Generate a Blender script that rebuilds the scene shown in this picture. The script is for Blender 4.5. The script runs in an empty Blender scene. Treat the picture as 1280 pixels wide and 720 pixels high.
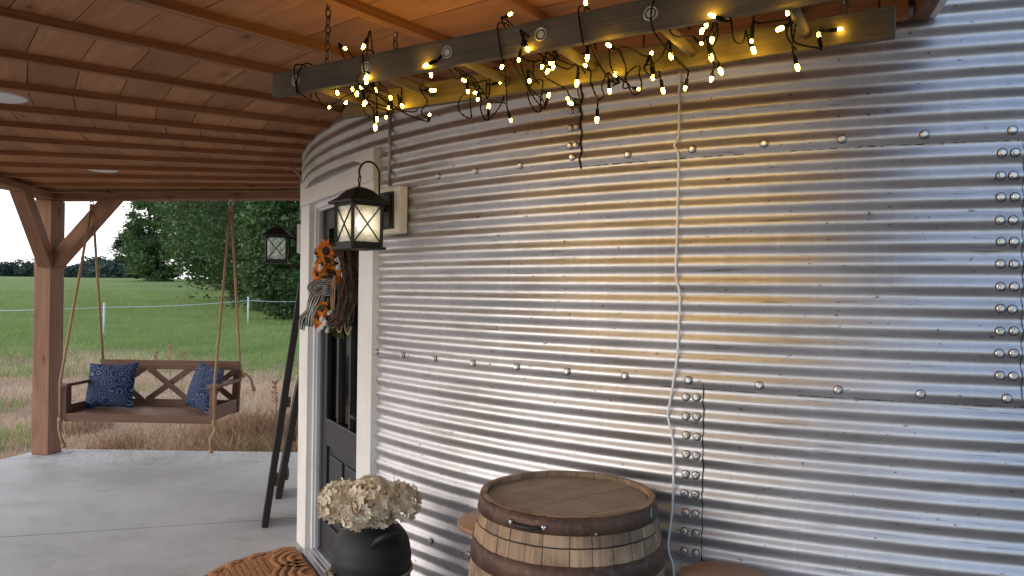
import bpy, math, random
import numpy as np
from mathutils import Vector, Matrix
random.seed(7)
rng = np.random.default_rng(7)
PI = math.pi
rad = math.radians
scene = bpy.context.scene
col = scene.collection

# ------------------------------------------------------------ camera
EYE = 1.67
FPX, PITCH, ROLL = 923.1, 0.0043, 0.01224
cam_d = bpy.data.cameras.new('camera')
cam = bpy.data.objects.new('camera', cam_d)
col.objects.link(cam)
cam_d.sensor_width = 36.0
cam_d.lens = FPX / 1280 * 36
cam_d.clip_start = 0.05
cam_d.clip_end = 3000
_F = Vector((0, math.cos(PITCH), math.sin(PITCH)))
_U = Vector((0, -math.sin(PITCH), math.cos(PITCH)))
_X = Vector((1, 0, 0))
ROLL_C, ROLL_S = math.cos(ROLL), math.sin(ROLL)
cx_ = _X * ROLL_C + _U * ROLL_S
cy_ = _U * ROLL_C - _X * ROLL_S
cam.matrix_world = Matrix(((cx_.x, cy_.x, -_F.x, 0), (cx_.y, cy_.y, -_F.y, 0), (cx_.z, cy_.z, -_F.z, EYE), (0, 0, 0, 1)))
scene.camera = cam

# ------------------------------------------------------------ sky, sun, exposure
SUN_EL, SUN_AZ = 13.0, 246.0      # azimuth clockwise from +Y: the sun stands low, left of and a little behind the camera
w = bpy.data.worlds.new("World")
scene.world = w
w.use_nodes = True
nt = w.node_tree
nt.nodes.clear()
out = nt.nodes.new('ShaderNodeOutputWorld')
bg = nt.nodes.new('ShaderNodeBackground')
sky = nt.nodes.new('ShaderNodeTexSky')
sky.sky_type = 'NISHITA'
sky.sun_disc = False
sky.sun_elevation = rad(SUN_EL)
sky.sun_rotation = rad(SUN_AZ)
sky.air_density = 1.0
sky.dust_density = 1.0
sky.ozone_density = 2.6
bg.inputs['Strength'].default_value = 0.15
# high thin cloud: the clear sky is veiled with white, most of all low down and towards the hidden sun
tc = nt.nodes.new('ShaderNodeTexCoord')
sepz = nt.nodes.new('ShaderNodeSeparateXYZ'); nt.links.new(tc.outputs['Generated'], sepz.inputs[0])
def wmath(op, a, b):
    x = nt.nodes.new('ShaderNodeMath'); x.operation = op
    for k, v in ((0, a), (1, b)):
        if isinstance(v, (int, float)): x.inputs[k].default_value = v
        else: nt.links.new(v, x.inputs[k])
    return x.outputs[0]
side = wmath('ADD', wmath('ADD', wmath('MULTIPLY', sepz.outputs[0], -.55), wmath('MULTIPLY', sepz.outputs[2], -.30)), wmath('MULTIPLY', sepz.outputs[1], .25))
veil = nt.nodes.new('ShaderNodeMapRange'); veil.inputs[1].default_value = -.5; veil.inputs[2].default_value = .35; veil.inputs[3].default_value = .0; veil.inputs[4].default_value = .92
nt.links.new(side, veil.inputs[0])
cl = nt.nodes.new('ShaderNodeMix'); cl.data_type = 'RGBA'
nt.links.new(veil.outputs[0], cl.inputs[0]); nt.links.new(sky.outputs[0], cl.inputs[6]); cl.inputs[7].default_value = (5.7, 5.45, 5.35, 1)
nt.links.new(cl.outputs[2], bg.inputs[0])
nt.links.new(bg.outputs[0], out.inputs[0])
sd = bpy.data.lights.new('sun', 'SUN')
sd.energy = 0.4
sd.angle = rad(28)
sd.color = (1.0, 0.93, 0.84)
sun = bpy.data.objects.new('sun', sd)
col.objects.link(sun)
sdir = Vector((math.sin(rad(SUN_AZ)) * math.cos(rad(SUN_EL)), math.cos(rad(SUN_AZ)) * math.cos(rad(SUN_EL)), math.sin(rad(SUN_EL))))
sun.rotation_euler = sdir.to_track_quat('Z', 'Y').to_euler()
sun.location = (-6, 0, 8)
vs = scene.view_settings
vs.view_transform = 'Standard'
vs.look = 'None'
vs.exposure = 1.3
vs.gamma = 1.0
vs.use_curve_mapping = False
scene.cycles.max_bounces = 10
scene.cycles.diffuse_bounces = 4
scene.cycles.glossy_bounces = 5
scene.cycles.transmission_bounces = 6
scene.cycles.transparent_max_bounces = 12
scene.cycles.sample_clamp_indirect = 4.0

# ------------------------------------------------------------ measuring: a sight line of the survey camera
def ray(px, py):
    X = (px - 640) / FPX
    Y = (360 - py) / FPX
    x = X * ROLL_C - Y * ROLL_S
    y = X * ROLL_S + Y * ROLL_C
    return Vector((x, math.cos(PITCH) - y * math.sin(PITCH), math.sin(PITCH) + y * math.cos(PITCH)))
EYEP = Vector((0, 0, EYE))
def on_plane(px, py, P, n):
    d = ray(px, py)
    t = (Vector(P) - EYEP).dot(n) / d.dot(n)
    return EYEP + d * t
def at_depth(px, py, Y):
    d = ray(px, py)
    return EYEP + d * (Y / d.y)

# ------------------------------------------------------------ mesh helpers
class MB:
    def __init__(s):
        s.V = []; s.F = []; s.U = []; s.M = []; s.S = []
    def add(s, V, F, U=None, mat=0, smooth=False):
        b = len(s.V)
        s.V += [tuple(v) for v in V]
        for i, f in enumerate(F):
            s.F.append([b + k for k in f])
            s.U.append(U[i] if U else [(V[k][0], V[k][1]) for k in f])
            s.M.append(mat); s.S.append(smooth)
    def beam(s, p0, p1, w, h, up=(0, 0, 1), mat=0, taper=1.0):
        """box from p0 to p1, w across, h along 'up'; uv u runs along the grain"""
        p0 = Vector(p0); p1 = Vector(p1)
        a = (p1 - p0); L = a.length; a.normalize()
        up = Vector(up)
        side = a.cross(up).normalized()
        upn = side.cross(a).normalized()
        V = []
        for p, k in ((p0, 1.0), (p1, taper)):
            for sx, sy in ((-1, -1), (1, -1), (1, 1), (-1, 1)):
                V.append(p + side * (sx * w / 2 * k) + upn * (sy * h / 2 * k))
        ou, ov = random.uniform(0, 50), random.uniform(0, 50)
        F = [(0, 1, 2, 3), (7, 6, 5, 4), (0, 4, 5, 1), (1, 5, 6, 2), (2, 6, 7, 3), (3, 7, 4, 0)]
        per = [0, w, w + h, 2 * w + h, 2 * w + 2 * h]
        U = [[(ou + 0, ov), (ou, ov + w), (ou + h, ov + w), (ou + h, ov)]] * 2
        for k in range(4):
            U.append([(ou, ov + per[k]), (ou + L, ov + per[k]), (ou + L, ov + per[k + 1]), (ou, ov + per[k + 1])])
        s.add(V, F, U, mat)
    def tube(s, pts, r, n=8, cap=True, mat=0, closed=False, smooth=True):
        pts = [Vector(p) for p in pts]
        m = len(pts)
        rr = r if isinstance(r, (list, tuple)) else [r] * m
        V = []
        prev = None
        L = 0; Ls = []
        for i, p in enumerate(pts):
            if closed:
                t = pts[(i + 1) % m] - pts[i - 1]
            else:
                t = pts[min(i + 1, m - 1)] - pts[max(i - 1, 0)]
            if t.length < 1e-9: t = Vector((0, 0, 1))
            t.normalize()
            if prev is None:
                a = t.orthogonal().normalized()
            else:
                a = prev - t * prev.dot(t)
                if a.length < 1e-6: a = t.orthogonal()
                a.normalize()
            prev = a
            b = t.cross(a)
            if i: L += (p - pts[i - 1]).length
            Ls.append(L)
            for k in range(n):
                an = 2 * PI * k / n
                V.append(p + (a * math.cos(an) + b * math.sin(an)) * rr[i])
        F = []; U = []
        rng_ = range(m) if closed else range(m - 1)
        for i in rng_:
            j = (i + 1) % m
            l1 = Ls[i]; l2 = Ls[j] if j > i else L + 0.01
            for k in range(n):
                k2 = (k + 1) % n
                F.append((i * n + k, i * n + k2, j * n + k2, j * n + k))
                U.append([(l1, k / n), (l1, (k + 1) / n), (l2, (k + 1) / n), (l2, k / n)])
        s.add(V, F, U, mat, smooth)
        if cap and not closed:
            b = len(s.V) - len(V)
            s.F += [[b + k for k in range(n)][::-1], [b + (m - 1) * n + k for k in range(n)]]
            s.U += [[(0, 0)] * n] * 2; s.M += [mat] * 2; s.S += [False] * 2
    def lathe(s, prof, n=32, c=(0, 0, 0), mat=0, smooth=True, a0=0, a1=2 * PI, close=True):
        c = Vector(c); V = []; F = []; U = []
        full = abs(a1 - a0 - 2 * PI) < 1e-6
        cols = n if full else n + 1
        for k in range(cols):
            an = a0 + (a1 - a0) * k / n
            for r, z in prof:
                V.append(c + Vector((r * math.cos(an), r * math.sin(an), z)))
        m = len(prof)
        ln = [0]
        for i in range(1, m):
            ln.append(ln[-1] + math.hypot(prof[i][0] - prof[i - 1][0], prof[i][1] - prof[i - 1][1]))
        R = max(p[0] for p in prof)
        for k in range(n):
            k2 = (k + 1) % cols
            u0 = (a0 + (a1 - a0) * k / n) * R; u1 = (a0 + (a1 - a0) * (k + 1) / n) * R
            for i in range(m - 1):
                F.append((k * m + i, k2 * m + i, k2 * m + i + 1, k * m + i + 1))
                U.append([(ln[i], u0), (ln[i], u1), (ln[i + 1], u1), (ln[i + 1], u0)])
        s.add(V, F, U, mat, smooth)
    def box(s, c, size, R=None, mat=0):
        c = Vector(c); R = R or Matrix.Identity(3)
        ax = [R @ Vector(v) for v in ((1, 0, 0), (0, 1, 0), (0, 0, 1))]
        i = max(range(3), key=lambda k: size[k])
        j, k = (i + 1) % 3, (i + 2) % 3
        s.beam(c - ax[i] * size[i] / 2, c + ax[i] * size[i] / 2, size[j], size[k], up=ax[k], mat=mat)
    def build(s, name, mats, parent=None, bevel=0.0, off=None, smooth=None):
        me = bpy.data.meshes.new(name)
        o_ = Vector((0, 0, 0))
        if off is not None: o_ = Vector(off)
        elif parent is not None:
            o_ = ROOTLOC.get(parent.name, Vector((0, 0, 0)))
        V = [(v[0] - o_.x, v[1] - o_.y, v[2] - o_.z) for v in s.V]
        me.from_pydata(V, [], s.F)
        uv = me.uv_layers.new(name='UVMap')
        flat = np.array([c for f in s.U for p in f for c in p], dtype=np.float32)
        uv.data.foreach_set('uv', flat)
        if not isinstance(mats, (list, tuple)): mats = [mats]
        for m in mats: me.materials.append(m)
        me.polygons.foreach_set('material_index', np.array(s.M, dtype=np.int32))
        sm = s.S if smooth is None else [smooth] * len(s.S)
        me.polygons.foreach_set('use_smooth', np.array(sm, dtype=bool))
        me.update()
        ob = bpy.data.objects.new(name, me)
        col.objects.link(ob)
        if parent is not None:
            ob.parent = parent
            ROOTLOC[ob.name] = o_
        if bevel:
            b = ob.modifiers.new('bevel', 'BEVEL')
            b.width = bevel; b.segments = 2; b.limit_method = 'ANGLE'; b.angle_limit = rad(40)
        return ob
ROOTLOC = {}
def tag(o, label=None, cat=None, group=None, kind=None):
    if label: o['label'] = label
    if cat: o['category'] = cat
    if group: o['group'] = group
    if kind: o['kind'] = kind
    return o
def thing(name, loc, label, cat, group=None):
    o = bpy.data.objects.new(name, None)
    o.empty_display_size = 0.1
    col.objects.link(o)
    o.location = loc
    ROOTLOC[o.name] = Vector(loc)
    return tag(o, label, cat, group)
def kids(o): return [c for c in bpy.data.objects if c.parent == o]
def copy_tree(o, parent=None):
    c = o.copy()
    col.objects.link(c)
    c.parent = parent
    ch_list = kids(o)
    for ch in ch_list: copy_tree(ch, c)
    return c
def quick(name, V, F, mat, parent=None, smooth=False, uvs=None, off=(0, 0, 0)):
    """fast mesh from numpy quads/tris"""
    V = np.asarray(V, dtype=np.float32) - np.asarray(off, dtype=np.float32)
    F = np.asarray(F, dtype=np.int32)
    me = bpy.data.meshes.new(name)
    k = F.shape[1]
    me.vertices.add(len(V)); me.vertices.foreach_set('co', V.ravel())
    me.loops.add(F.size); me.loops.foreach_set('vertex_index', F.ravel())
    me.polygons.add(len(F))
    me.polygons.foreach_set('loop_start', np.arange(0, F.size, k, dtype=np.int32))
    me.polygons.foreach_set('loop_total', np.full(len(F), k, dtype=np.int32))
    me.polygons.foreach_set('use_smooth', np.full(len(F), smooth, dtype=bool))
    if uvs is not None:
        uv = me.uv_layers.new(name='UVMap')
        uv.data.foreach_set('uv', np.asarray(uvs, dtype=np.float32)[F.ravel()].ravel())
    me.materials.append(mat)
    me.update(calc_edges=True)
    me.validate()
    ob = bpy.data.objects.new(name, me)
    col.objects.link(ob)
    if parent is not None: ob.parent = parent
    return ob

# ------------------------------------------------------------ materials
class N:
    def __init__(s, name):
        s.m = bpy.data.materials.new(name); s.m.use_nodes = True
        s.t = s.m.node_tree; s.b = s.t.nodes['Principled BSDF']; s.o = s.t.nodes['Material Output']
    def n(s, typ, **kw):
        x = s.t.nodes.new(typ)
        for k, v in kw.items():
            if k.startswith('i_'):
                key = k[2:]
                key = int(key) if key.isdigit() else key
                x.inputs[key].default_value = v
            else: setattr(x, k, v)
        return x
    def l(s, a, b): s.t.links.new(a, b)
    def coord(s, which='UV'):
        if which == 'UV':
            x = s.n('ShaderNodeUVMap'); return x.outputs[0]
        return s.n('ShaderNodeTexCoord').outputs[which]
    def mapping(s, src, scale=(1, 1, 1), loc=(0, 0, 0)):
        m = s.n('ShaderNodeMapping'); m.inputs['Scale'].default_value = scale; m.inputs['Location'].default_value = loc
        s.l(src, m.inputs[0]); return m.outputs[0]
    def noise(s, src, scale=5, detail=4, rough=.55, dist=0.0, dim='3D'):
        x = s.n('ShaderNodeTexNoise', noise_dimensions=dim); x.inputs['Scale'].default_value = scale; x.inputs['Detail'].default_value = detail
        x.inputs['Roughness'].default_value = rough; x.inputs['Distortion'].default_value = dist
        if src is not None: s.l(src, x.inputs['Vector'])
        return x.outputs[0]
    def ramp(s, f, stops):
        r = s.n('ShaderNodeValToRGB'); e = r.color_ramp.elements
        while len(e) < len(stops): e.new(0.5)
        for i, (p, c) in enumerate(stops):
            e[i].position = p
            e[i].color = (c, c, c, 1) if not isinstance(c, (tuple, list)) else (*c[:3], 1)
        s.l(f, r.inputs[0]); return r.outputs[0]
    def mix(s, f, a, b, mode='MIX'):
        x = s.n('ShaderNodeMix', data_type='RGBA', blend_type=mode)
        for k, v in ((0, f), (6, a), (7, b)):
            if isinstance(v, (int, float)): x.inputs[k].default_value = v if k == 0 else (v, v, v, 1)
            elif isinstance(v, tuple): x.inputs[k].default_value = (*v[:3], 1)
            else: s.l(v, x.inputs[k])
        return x.outputs[2]
    def math(s, op, a, b=None):
        x = s.n('ShaderNodeMath', operation=op)
        for k, v in ((0, a), (1, b)):
            if v is None: continue
            if isinstance(v, (int, float)): x.inputs[k].default_value = v
            else: s.l(v, x.inputs[k])
        return x.outputs[0]
    def bump(s, h, strength=.3, dist=.01, normal=None):
        x = s.n('ShaderNodeBump'); x.inputs['Strength'].default_value = strength; x.inputs['Distance'].default_value = dist
        s.l(h, x.inputs['Height'])
        if normal is not None: s.l(normal, x.inputs['Normal'])
        s.l(x.outputs[0], s.b.inputs['Normal']); return x.outputs[0]
    def set(s, col=None, rough=None, metal=None, spec=None, **kw):
        for k, v in (('Base Color', col), ('Roughness', rough), ('Metallic', metal), ('Specular IOR Level', spec)):
            if v is None: continue
            if isinstance(v, tuple): s.b.inputs[k].default_value = (*v[:3], 1)
            elif isinstance(v, (int, float)): s.b.inputs[k].default_value = v
            else: s.l(v, s.b.inputs[k])
        for k, v in kw.items(): s.b.inputs[k.replace('_', ' ')].default_value = v
        return s.m
    def island(s): return s.n('ShaderNodeNewGeometry').outputs['Random Per Island']
    def objrand(s): return s.n('ShaderNodeObjectInfo').outputs['Random']

def simple(name, c, rough=.6, metal=0.0, var=.15, scale=12, bump=.0):
    a = N(name); co = a.coord('Object')
    f = a.noise(co, scale, 5)
    k1 = tuple(x * (1 - var) for x in c); k2 = tuple(min(1, x * (1 + var)) for x in c)
    a.set(a.mix(a.ramp(f, [(.3, 0), (.7, 1)]), k1, k2), a.ramp(f, [(.2, rough * .85), (.8, min(1, rough * 1.15))]), metal)
    if bump: a.bump(a.noise(co, scale * 6, 4), bump, .004)
    return a.m

def wood(name, c1, c2, rough=.65, grain=1.0, knots=True, isl=.35, bump=.25, dark=(0.02, .012, .008), weather=0.0):
    a = N(name); uv = a.coord('UV')
    rnd = a.island(); ornd = a.objrand()
    sh = a.n('ShaderNodeCombineXYZ')
    a.l(a.math('MULTIPLY', rnd, 37.0), sh.inputs[0]); a.l(a.math('MULTIPLY', rnd, 91.0), sh.inputs[1]); a.l(a.math('MULTIPLY', ornd, 53.0), sh.inputs[2])
    ad = a.n('ShaderNodeVectorMath', operation='ADD'); a.l(uv, ad.inputs[0]); a.l(sh.outputs[0], ad.inputs[1])
    v = ad.outputs[0]
    streak = a.noise(a.mapping(v, (1.6 * grain, 38 * grain, 1)), 1.0, 6, .6, .6)
    fine = a.noise(a.mapping(v, (5 * grain, 160 * grain, 1)), 1.0, 3, .6)
    blotch = a.noise(a.mapping(v, (1.2, 3.5, 1)), 1.3, 4, .6, .4)
    f = a.math('ADD', a.math('MULTIPLY', streak, .62), a.math('MULTIPLY', blotch, .38))
    base = a.mix(a.ramp(f, [(.36, 0), (.66, 1)]), c1, c2)
    base = a.mix(a.math('MULTIPLY', a.ramp(fine, [(.45, 0), (.75, 1)]), .35), base, tuple(x * .45 for x in c1))
    # each board its own tone
    tone = a.n('ShaderNodeMapRange'); tone.inputs[3].default_value = 1 - isl; tone.inputs[4].default_value = 1 + isl * .75
    a.l(rnd, tone.inputs[0])
    base = a.mix(1.0, base, tone.outputs[0], 'MULTIPLY')
    if knots:
        vo = a.n('ShaderNodeTexVoronoi', feature='F1'); vo.inputs['Scale'].default_value = 1.0
        a.l(a.mapping(v, (2.6, 7.0, 1)), vo.inputs[0])
        wob = a.math('ADD', vo.outputs[0], a.math('MULTIPLY', a.noise(a.mapping(v, (14, 30, 1)), 1, 3), .10))
        base = a.mix(a.ramp(wob, [(.085, .85), (.16, 0)]), base, dark)
        base = a.mix(a.ramp(wob, [(.12, .35), (.33, 0)]), base, tuple(x * .4 for x in c1))
    if weather:
        base = a.mix(a.math('MULTIPLY', a.ramp(a.noise(a.coord('Object'), 7, 6, .65), [(.45, 0), (.7, 1)]), weather), base, dark)
    a.set(base, a.ramp(streak, [(.3, rough - .1), (.7, min(1, rough + .1))]), 0, .35)
    a.bump(a.math('ADD', streak, a.math('MULTIPLY', fine, .4)), bump, .004)
    return a.m

def mat_galv():
    a = N('galvanised_steel'); uv = a.coord('UV'); r = a.objrand()
    sh = a.n('ShaderNodeCombineXYZ'); a.l(a.math('MULTIPLY', r, 31.0), sh.inputs[0]); a.l(a.math('MULTIPLY', r, 17.0), sh.inputs[1])
    ad = a.n('ShaderNodeVectorMath', operation='ADD'); a.l(uv, ad.inputs[0]); a.l(sh.outputs[0], ad.inputs[1]); v = ad.outputs[0]
    big = a.noise(a.mapping(v, (1.2, 2.2, 1)), 1.5, 5, .6)
    streak = a.noise(a.mapping(v, (2.2, 70, 1)), 1.0, 5, .6)
    drip = a.noise(a.mapping(v, (26, .8, 1)), 1.0, 5, .55)
    sp = a.n('ShaderNodeTexVoronoi', feature='F1'); sp.inputs['Scale'].default_value = 46; a.l(a.mapping(v, (1, 1, 1)), sp.inputs[0])
    spc = sp.outputs['Color']
    sepr = a.n('ShaderNodeSeparateColor'); a.l(spc, sepr.inputs[0])
    base = a.mix(a.ramp(big, [(.3, 0), (.7, 1)]), (.52, .50, .51), (.67, .655, .67))
    base = a.mix(a.math('MULTIPLY', a.ramp(drip, [(.5, 0), (.8, 1)]), .28), base, (.86, .86, .86))
    base = a.mix(a.math('MULTIPLY', sepr.outputs[0], .10), base, (.5, .5, .52))
    # scratches and scuffs that run along the corrugation, and small dark flecks
    scr = a.noise(a.mapping(v, (5, 190, 1)), 1.0, 2, .5)
    mask = a.noise(a.mapping(v, (2.0, 9, 1)), 1.4, 3, .6)
    k = a.math('MULTIPLY', a.ramp(scr, [(.62, 0), (.65, 1)]), a.ramp(mask, [(.46, 0), (.58, 1)]))
    base = a.mix(a.math('MULTIPLY', k, .6), base, (.13, .12, .11))
    fl = a.noise(a.mapping(v, (34, 60, 1)), 1.0, 2, .5)
    base = a.mix(a.math('MULTIPLY', a.ramp(fl, [(.69, 0), (.72, 1)]), .75), base, (.10, .09, .08))
    dirt = a.noise(a.mapping(v, (1.5, 5, 1)), 2.0, 6, .7)
    base = a.mix(a.math('MULTIPLY', a.ramp(dirt, [(.53, 0), (.70, 1)]), .5), base, (.36, .33, .29))
    rough = a.math('ADD', a.math('MULTIPLY', streak, .14), a.math('MULTIPLY', big, .22))
    rough = a.math('ADD', rough, .285)
    a.set(base, rough, .93)
    a.bump(a.math('ADD', a.math('MULTIPLY', streak, .25), a.math('MULTIPLY', a.noise(v, 7, 3), 1.0)), .16, .004)
    return a.m

def mat_concrete():
    a = N('broom_finished_concrete'); co = a.coord('Object')
    b = a.noise(co, .9, 6, .6); f = a.noise(co, 60, 4, .6); m = a.noise(co, 6, 5, .6)
    c = a.mix(a.ramp(b, [(.3, 0), (.7, 1)]), (.37, .37, .375), (.58, .575, .57))
    c = a.mix(a.math('MULTIPLY', a.ramp(m, [(.5, 0), (.75, 1)]), .4), c, (.36, .355, .345))
    c = a.mix(a.math('MULTIPLY', a.ramp(f, [(.4, 1), (.6, 0)]), .18), c, (.2, .2, .2))
    st = a.noise(a.mapping(co, (1, 1.6, 1), (3, 7, 0)), 1.7, 7, .7)
    c = a.mix(a.math('MULTIPLY', a.ramp(st, [(.52, 0), (.68, 1)]), .6), c, (.31, .30, .28))
    sp_ = a.noise(co, 34, 3, .6)
    c = a.mix(a.math('MULTIPLY', a.ramp(sp_, [(.70, 0), (.74, 1)]), .6), c, (.13, .12, .11))
    a.set(c, a.ramp(b, [(.3, .55), (.7, .75)]), 0, .35)
    a.bump(a.math('ADD', f, a.noise(a.mapping(co, (8, 150, 1)), 1, 2)), .12, .004)
    return a.m

M = {}
M['galv'] = mat_galv()
M['concrete'] = mat_concrete()
M['ceil'] = wood('ceiling_board_wood', (.32, .130, .052), (.50, .230, .096), .6, 1, True, .22, dark=(.035, .018, .01))
M['rafter'] = wood('rafter_wood', (.28, .112, .045), (.42, .190, .082), .6, 1, True, .15, dark=(.035, .018, .01))
M['cedar'] = wood('rough_cedar_timber', (.25, .120, .072), (.42, .225, .140), .75, .8, True, .12, .5)
M['swing'] = wood('stained_swing_wood', (.14, .066, .042), (.25, .13, .083), .5, 1, True, .2)
M['ladder'] = wood('weathered_ladder_wood', (.085, .066, .047), (.175, .140, .098), .7, 1, True, .15, .4, weather=.5)
M['stave'] = wood('oak_stave_wood', (.24, .142, .083), (.48, .330, .212), .75, 1.2, False, .30, .5, weather=.6, dark=(.055, .038, .028))
M['head'] = wood('oak_barrel_head_wood', (.15, .100, .062), (.32, .235, .155), .55, .8, False, .16, .3, weather=.6, dark=(.36, .30, .22))
M['stool'] = wood('stool_seat_wood', (.22, .12, .065), (.36, .21, .12), .45, 1, False, .05)
M['plank'] = wood('dark_charred_plank', (.012, .010, .010), (.032, .026, .023), .7, 1, False, .1, .5)
M['plankbrown'] = wood('brown_plank', (.09, .055, .035), (.17, .11, .07), .7, 1, True, .1, .5)
M['trim'] = simple('white_painted_trim', (.80, .765, .73), .45, 0, .05, 5, .05)
M['frame'] = simple('grey_white_door_frame', (.72, .71, .73), .5, 0, .05, 5)
M['door'] = simple('black_door_paint', (.022, .021, .022), .38, 0, .15, 8, .04)
M['black'] = simple('black_lantern_metal', (.007, .007, .007), .55, .0, .2, 30, .1)
M['can'] = simple('matte_black_can_paint', (.010, .010, .0105), .62, 0, .25, 14, .12)
M['cream'] = simple('cream_mounting_block', (.74, .71, .65), .5, 0, .05, 9)
M['steel'] = simple('zinc_bolt', (.70, .69, .68), .33, 1.0, .25, 60, .2)
M['alu'] = simple('aluminium_sill', (.62, .62, .63), .4, 1.0, .1, 30)
M['pipe'] = simple('grey_conduit', (.42, .41, .38), .45, .6, .1, 20)
M['seal'] = simple('black_seam_sealant', (.012, .011, .010), .5, 0, .2, 40)
M['rust'] = None
M['rope'] = None
M['whitecord'] = simple('white_cord_plastic', (.78, .77, .75), .4, 0, .03, 9)
M['cable'] = simple('dark_green_cable', (.0035, .0042, .003), .85, 0, .2, 40)
M['cable'].node_tree.nodes['Principled BSDF'].inputs['Specular IOR Level'].default_value = .12
M['chrome'] = simple('polished_screw', (.8, .8, .8), .15, 1, .05, 9)
M['whiteplastic'] = simple('white_light_disc', (.78, .77, .76), .5, 0, .03, 5)
M['chain'] = simple('dark_chain_steel', (.09, .085, .08), .45, .9, .2, 60)

def mat_rust():
    a = N('rusty_hoop_iron'); co = a.coord('Object')
    f = a.noise(co, 9, 7, .68); g = a.noise(co, 70, 4, .6)
    c = a.mix(a.ramp(f, [(.35, 0), (.65, 1)]), (.048, .026, .019), (.125, .066, .044))
    c = a.mix(a.math('MULTIPLY', a.ramp(g, [(.5, 0), (.7, 1)]), .5), c, (.21, .115, .072))
    a.set(c, a.ramp(f, [(.3, .42), (.7, .7)]), .35, .4)
    a.bump(a.math('ADD', f, a.math('MULTIPLY', g, .4)), .35, .004)
    return a.m
M['rust'] = mat_rust()
def mat_rope(name, c1, c2, tw=90):
    a = N(name); uv = a.coord('UV')
    wv = a.n('ShaderNodeTexWave', wave_type='BANDS', bands_direction='DIAGONAL'); wv.inputs['Scale'].default_value = 1.0; wv.inputs['Distortion'].default_value = .6
    a.l(a.mapping(uv, (tw, 3.0, 1)), wv.inputs[0])
    f = wv.outputs[1]
    a.set(a.mix(f, c1, c2), .85, 0, .2)
    a.bump(f, .8, .006)
    return a.m
M['rope'] = mat_rope('tan_hemp_rope', (.28, .17, .09), (.82, .56, .33), 60)
M['twine'] = mat_rope('jute_twine', (.38, .27, .16), (.74, .60, .42), 150)

def mat_glass_seeded():
    a = N('seeded_lantern_glass'); co = a.coord('Object')
    t = a.n('ShaderNodeBsdfTranslucent'); t.inputs[0].default_value = (.86, .82, .74, 1)
    g = a.n('ShaderNodeBsdfGlossy'); g.inputs['Roughness'].default_value = .08
    tr = a.n('ShaderNodeBsdfTransparent'); tr.inputs[0].default_value = (.92, .92, .9, 1)
    f = a.noise(co, 45, 4, .6)
    m1 = a.n('ShaderNodeMixShader'); a.l(a.ramp(f, [(.36, .55), (.60, .95)]), m1.inputs[0]); a.l(tr.outputs[0], m1.inputs[1]); a.l(t.outputs[0], m1.inputs[2])
    fr = a.n('ShaderNodeFresnel'); fr.inputs[0].default_value = 1.6
    bp = a.n('ShaderNodeBump'); bp.inputs['Strength'].default_value = .4; bp.inputs['Distance'].default_value = .004; a.l(f, bp.inputs['Height']); a.l(bp.outputs[0], g.inputs['Normal'])
    m2 = a.n('ShaderNodeMixShader'); a.l(fr.outputs[0], m2.inputs[0]); a.l(m1.outputs[0], m2.inputs[1]); a.l(g.outputs[0], m2.inputs[2])
    a.l(m2.outputs[0], a.o.inputs[0])
    return a.m
M['seeded'] = mat_glass_seeded()
def mat_pane():
    a = N('door_pane_glass')
    tr = a.n('ShaderNodeBsdfTransparent'); tr.inputs[0].default_value = (.55, .55, .55, 1)
    g = a.n('ShaderNodeBsdfGlossy'); g.inputs['Roughness'].default_value = .06; g.inputs[0].default_value = (.9, .9, .9, 1)
    fr = a.n('ShaderNodeFresnel'); fr.inputs[0].default_value = 1.7
    m2 = a.n('ShaderNodeMixShader'); a.l(fr.outputs[0], m2.inputs[0]); a.l(tr.outputs[0], m2.inputs[1]); a.l(g.outputs[0], m2.inputs[2])
    a.l(m2.outputs[0], a.o.inputs[0]); return a.m
M['pane'] = mat_pane()
def mat_clear():
    a = N('thin_lantern_glass')
    tr = a.n('ShaderNodeBsdfTransparent'); tr.inputs[0].default_value = (.86, .87, .85, 1)
    g = a.n('ShaderNodeBsdfGlossy'); g.inputs['Roughness'].default_value = .12
    f = a.noise(a.coord('Object'), 40, 3)
    m2 = a.n('ShaderNodeMixShader'); a.l(a.ramp(f, [(.35, .04), (.65, .13)]), m2.inputs[0]); a.l(tr.outputs[0], m2.inputs[1]); a.l(g.outputs[0], m2.inputs[2])
    a.l(m2.outputs[0], a.o.inputs[0]); return a.m
M['clearpane'] = mat_clear()
def emit(name, c, s):
    a = N(name)
    a.set((.8, .7, .5), .4); a.b.inputs['Emission Color'].default_value = (*c, 1); a.b.inputs['Emission Strength'].default_value = s
    return a.m
M['glow'] = emit('warm_led_glow', (1.0, .59, .042), 46.0)
M['addedglow'] = emit('added_lantern_glow', (1.0, .90, .72), 17.0)  # glow added to brighten the near panes; the lamp itself is taken as unlit
M['lampoff'] = simple('unlit_lamp_glass', (.7, .68, .62), .3, 0, .03, 9)

def mat_leaf(name, c1, c2, trans=.25):
    a = N(name)
    r = a.island(); big = a.noise(a.coord('Object'), .55, 3, .6)
    f = a.math('ADD', a.math('MULTIPLY', r, .5), a.math('MULTIPLY', a.ramp(big, [(.35, 0), (.65, 1)]), .5))
    c = a.mix(f, c1, c2)
    a.set(c, .6, 0, .25)
    t = a.n('ShaderNodeBsdfTranslucent'); a.l(c, t.inputs[0])
    m = a.n('ShaderNodeMixShader'); m.inputs[0].default_value = trans
    a.l(a.b.outputs[0], m.inputs[1]); a.l(t.outputs[0], m.inputs[2]); a.l(m.outputs[0], a.o.inputs[0])
    return a.m

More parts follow.
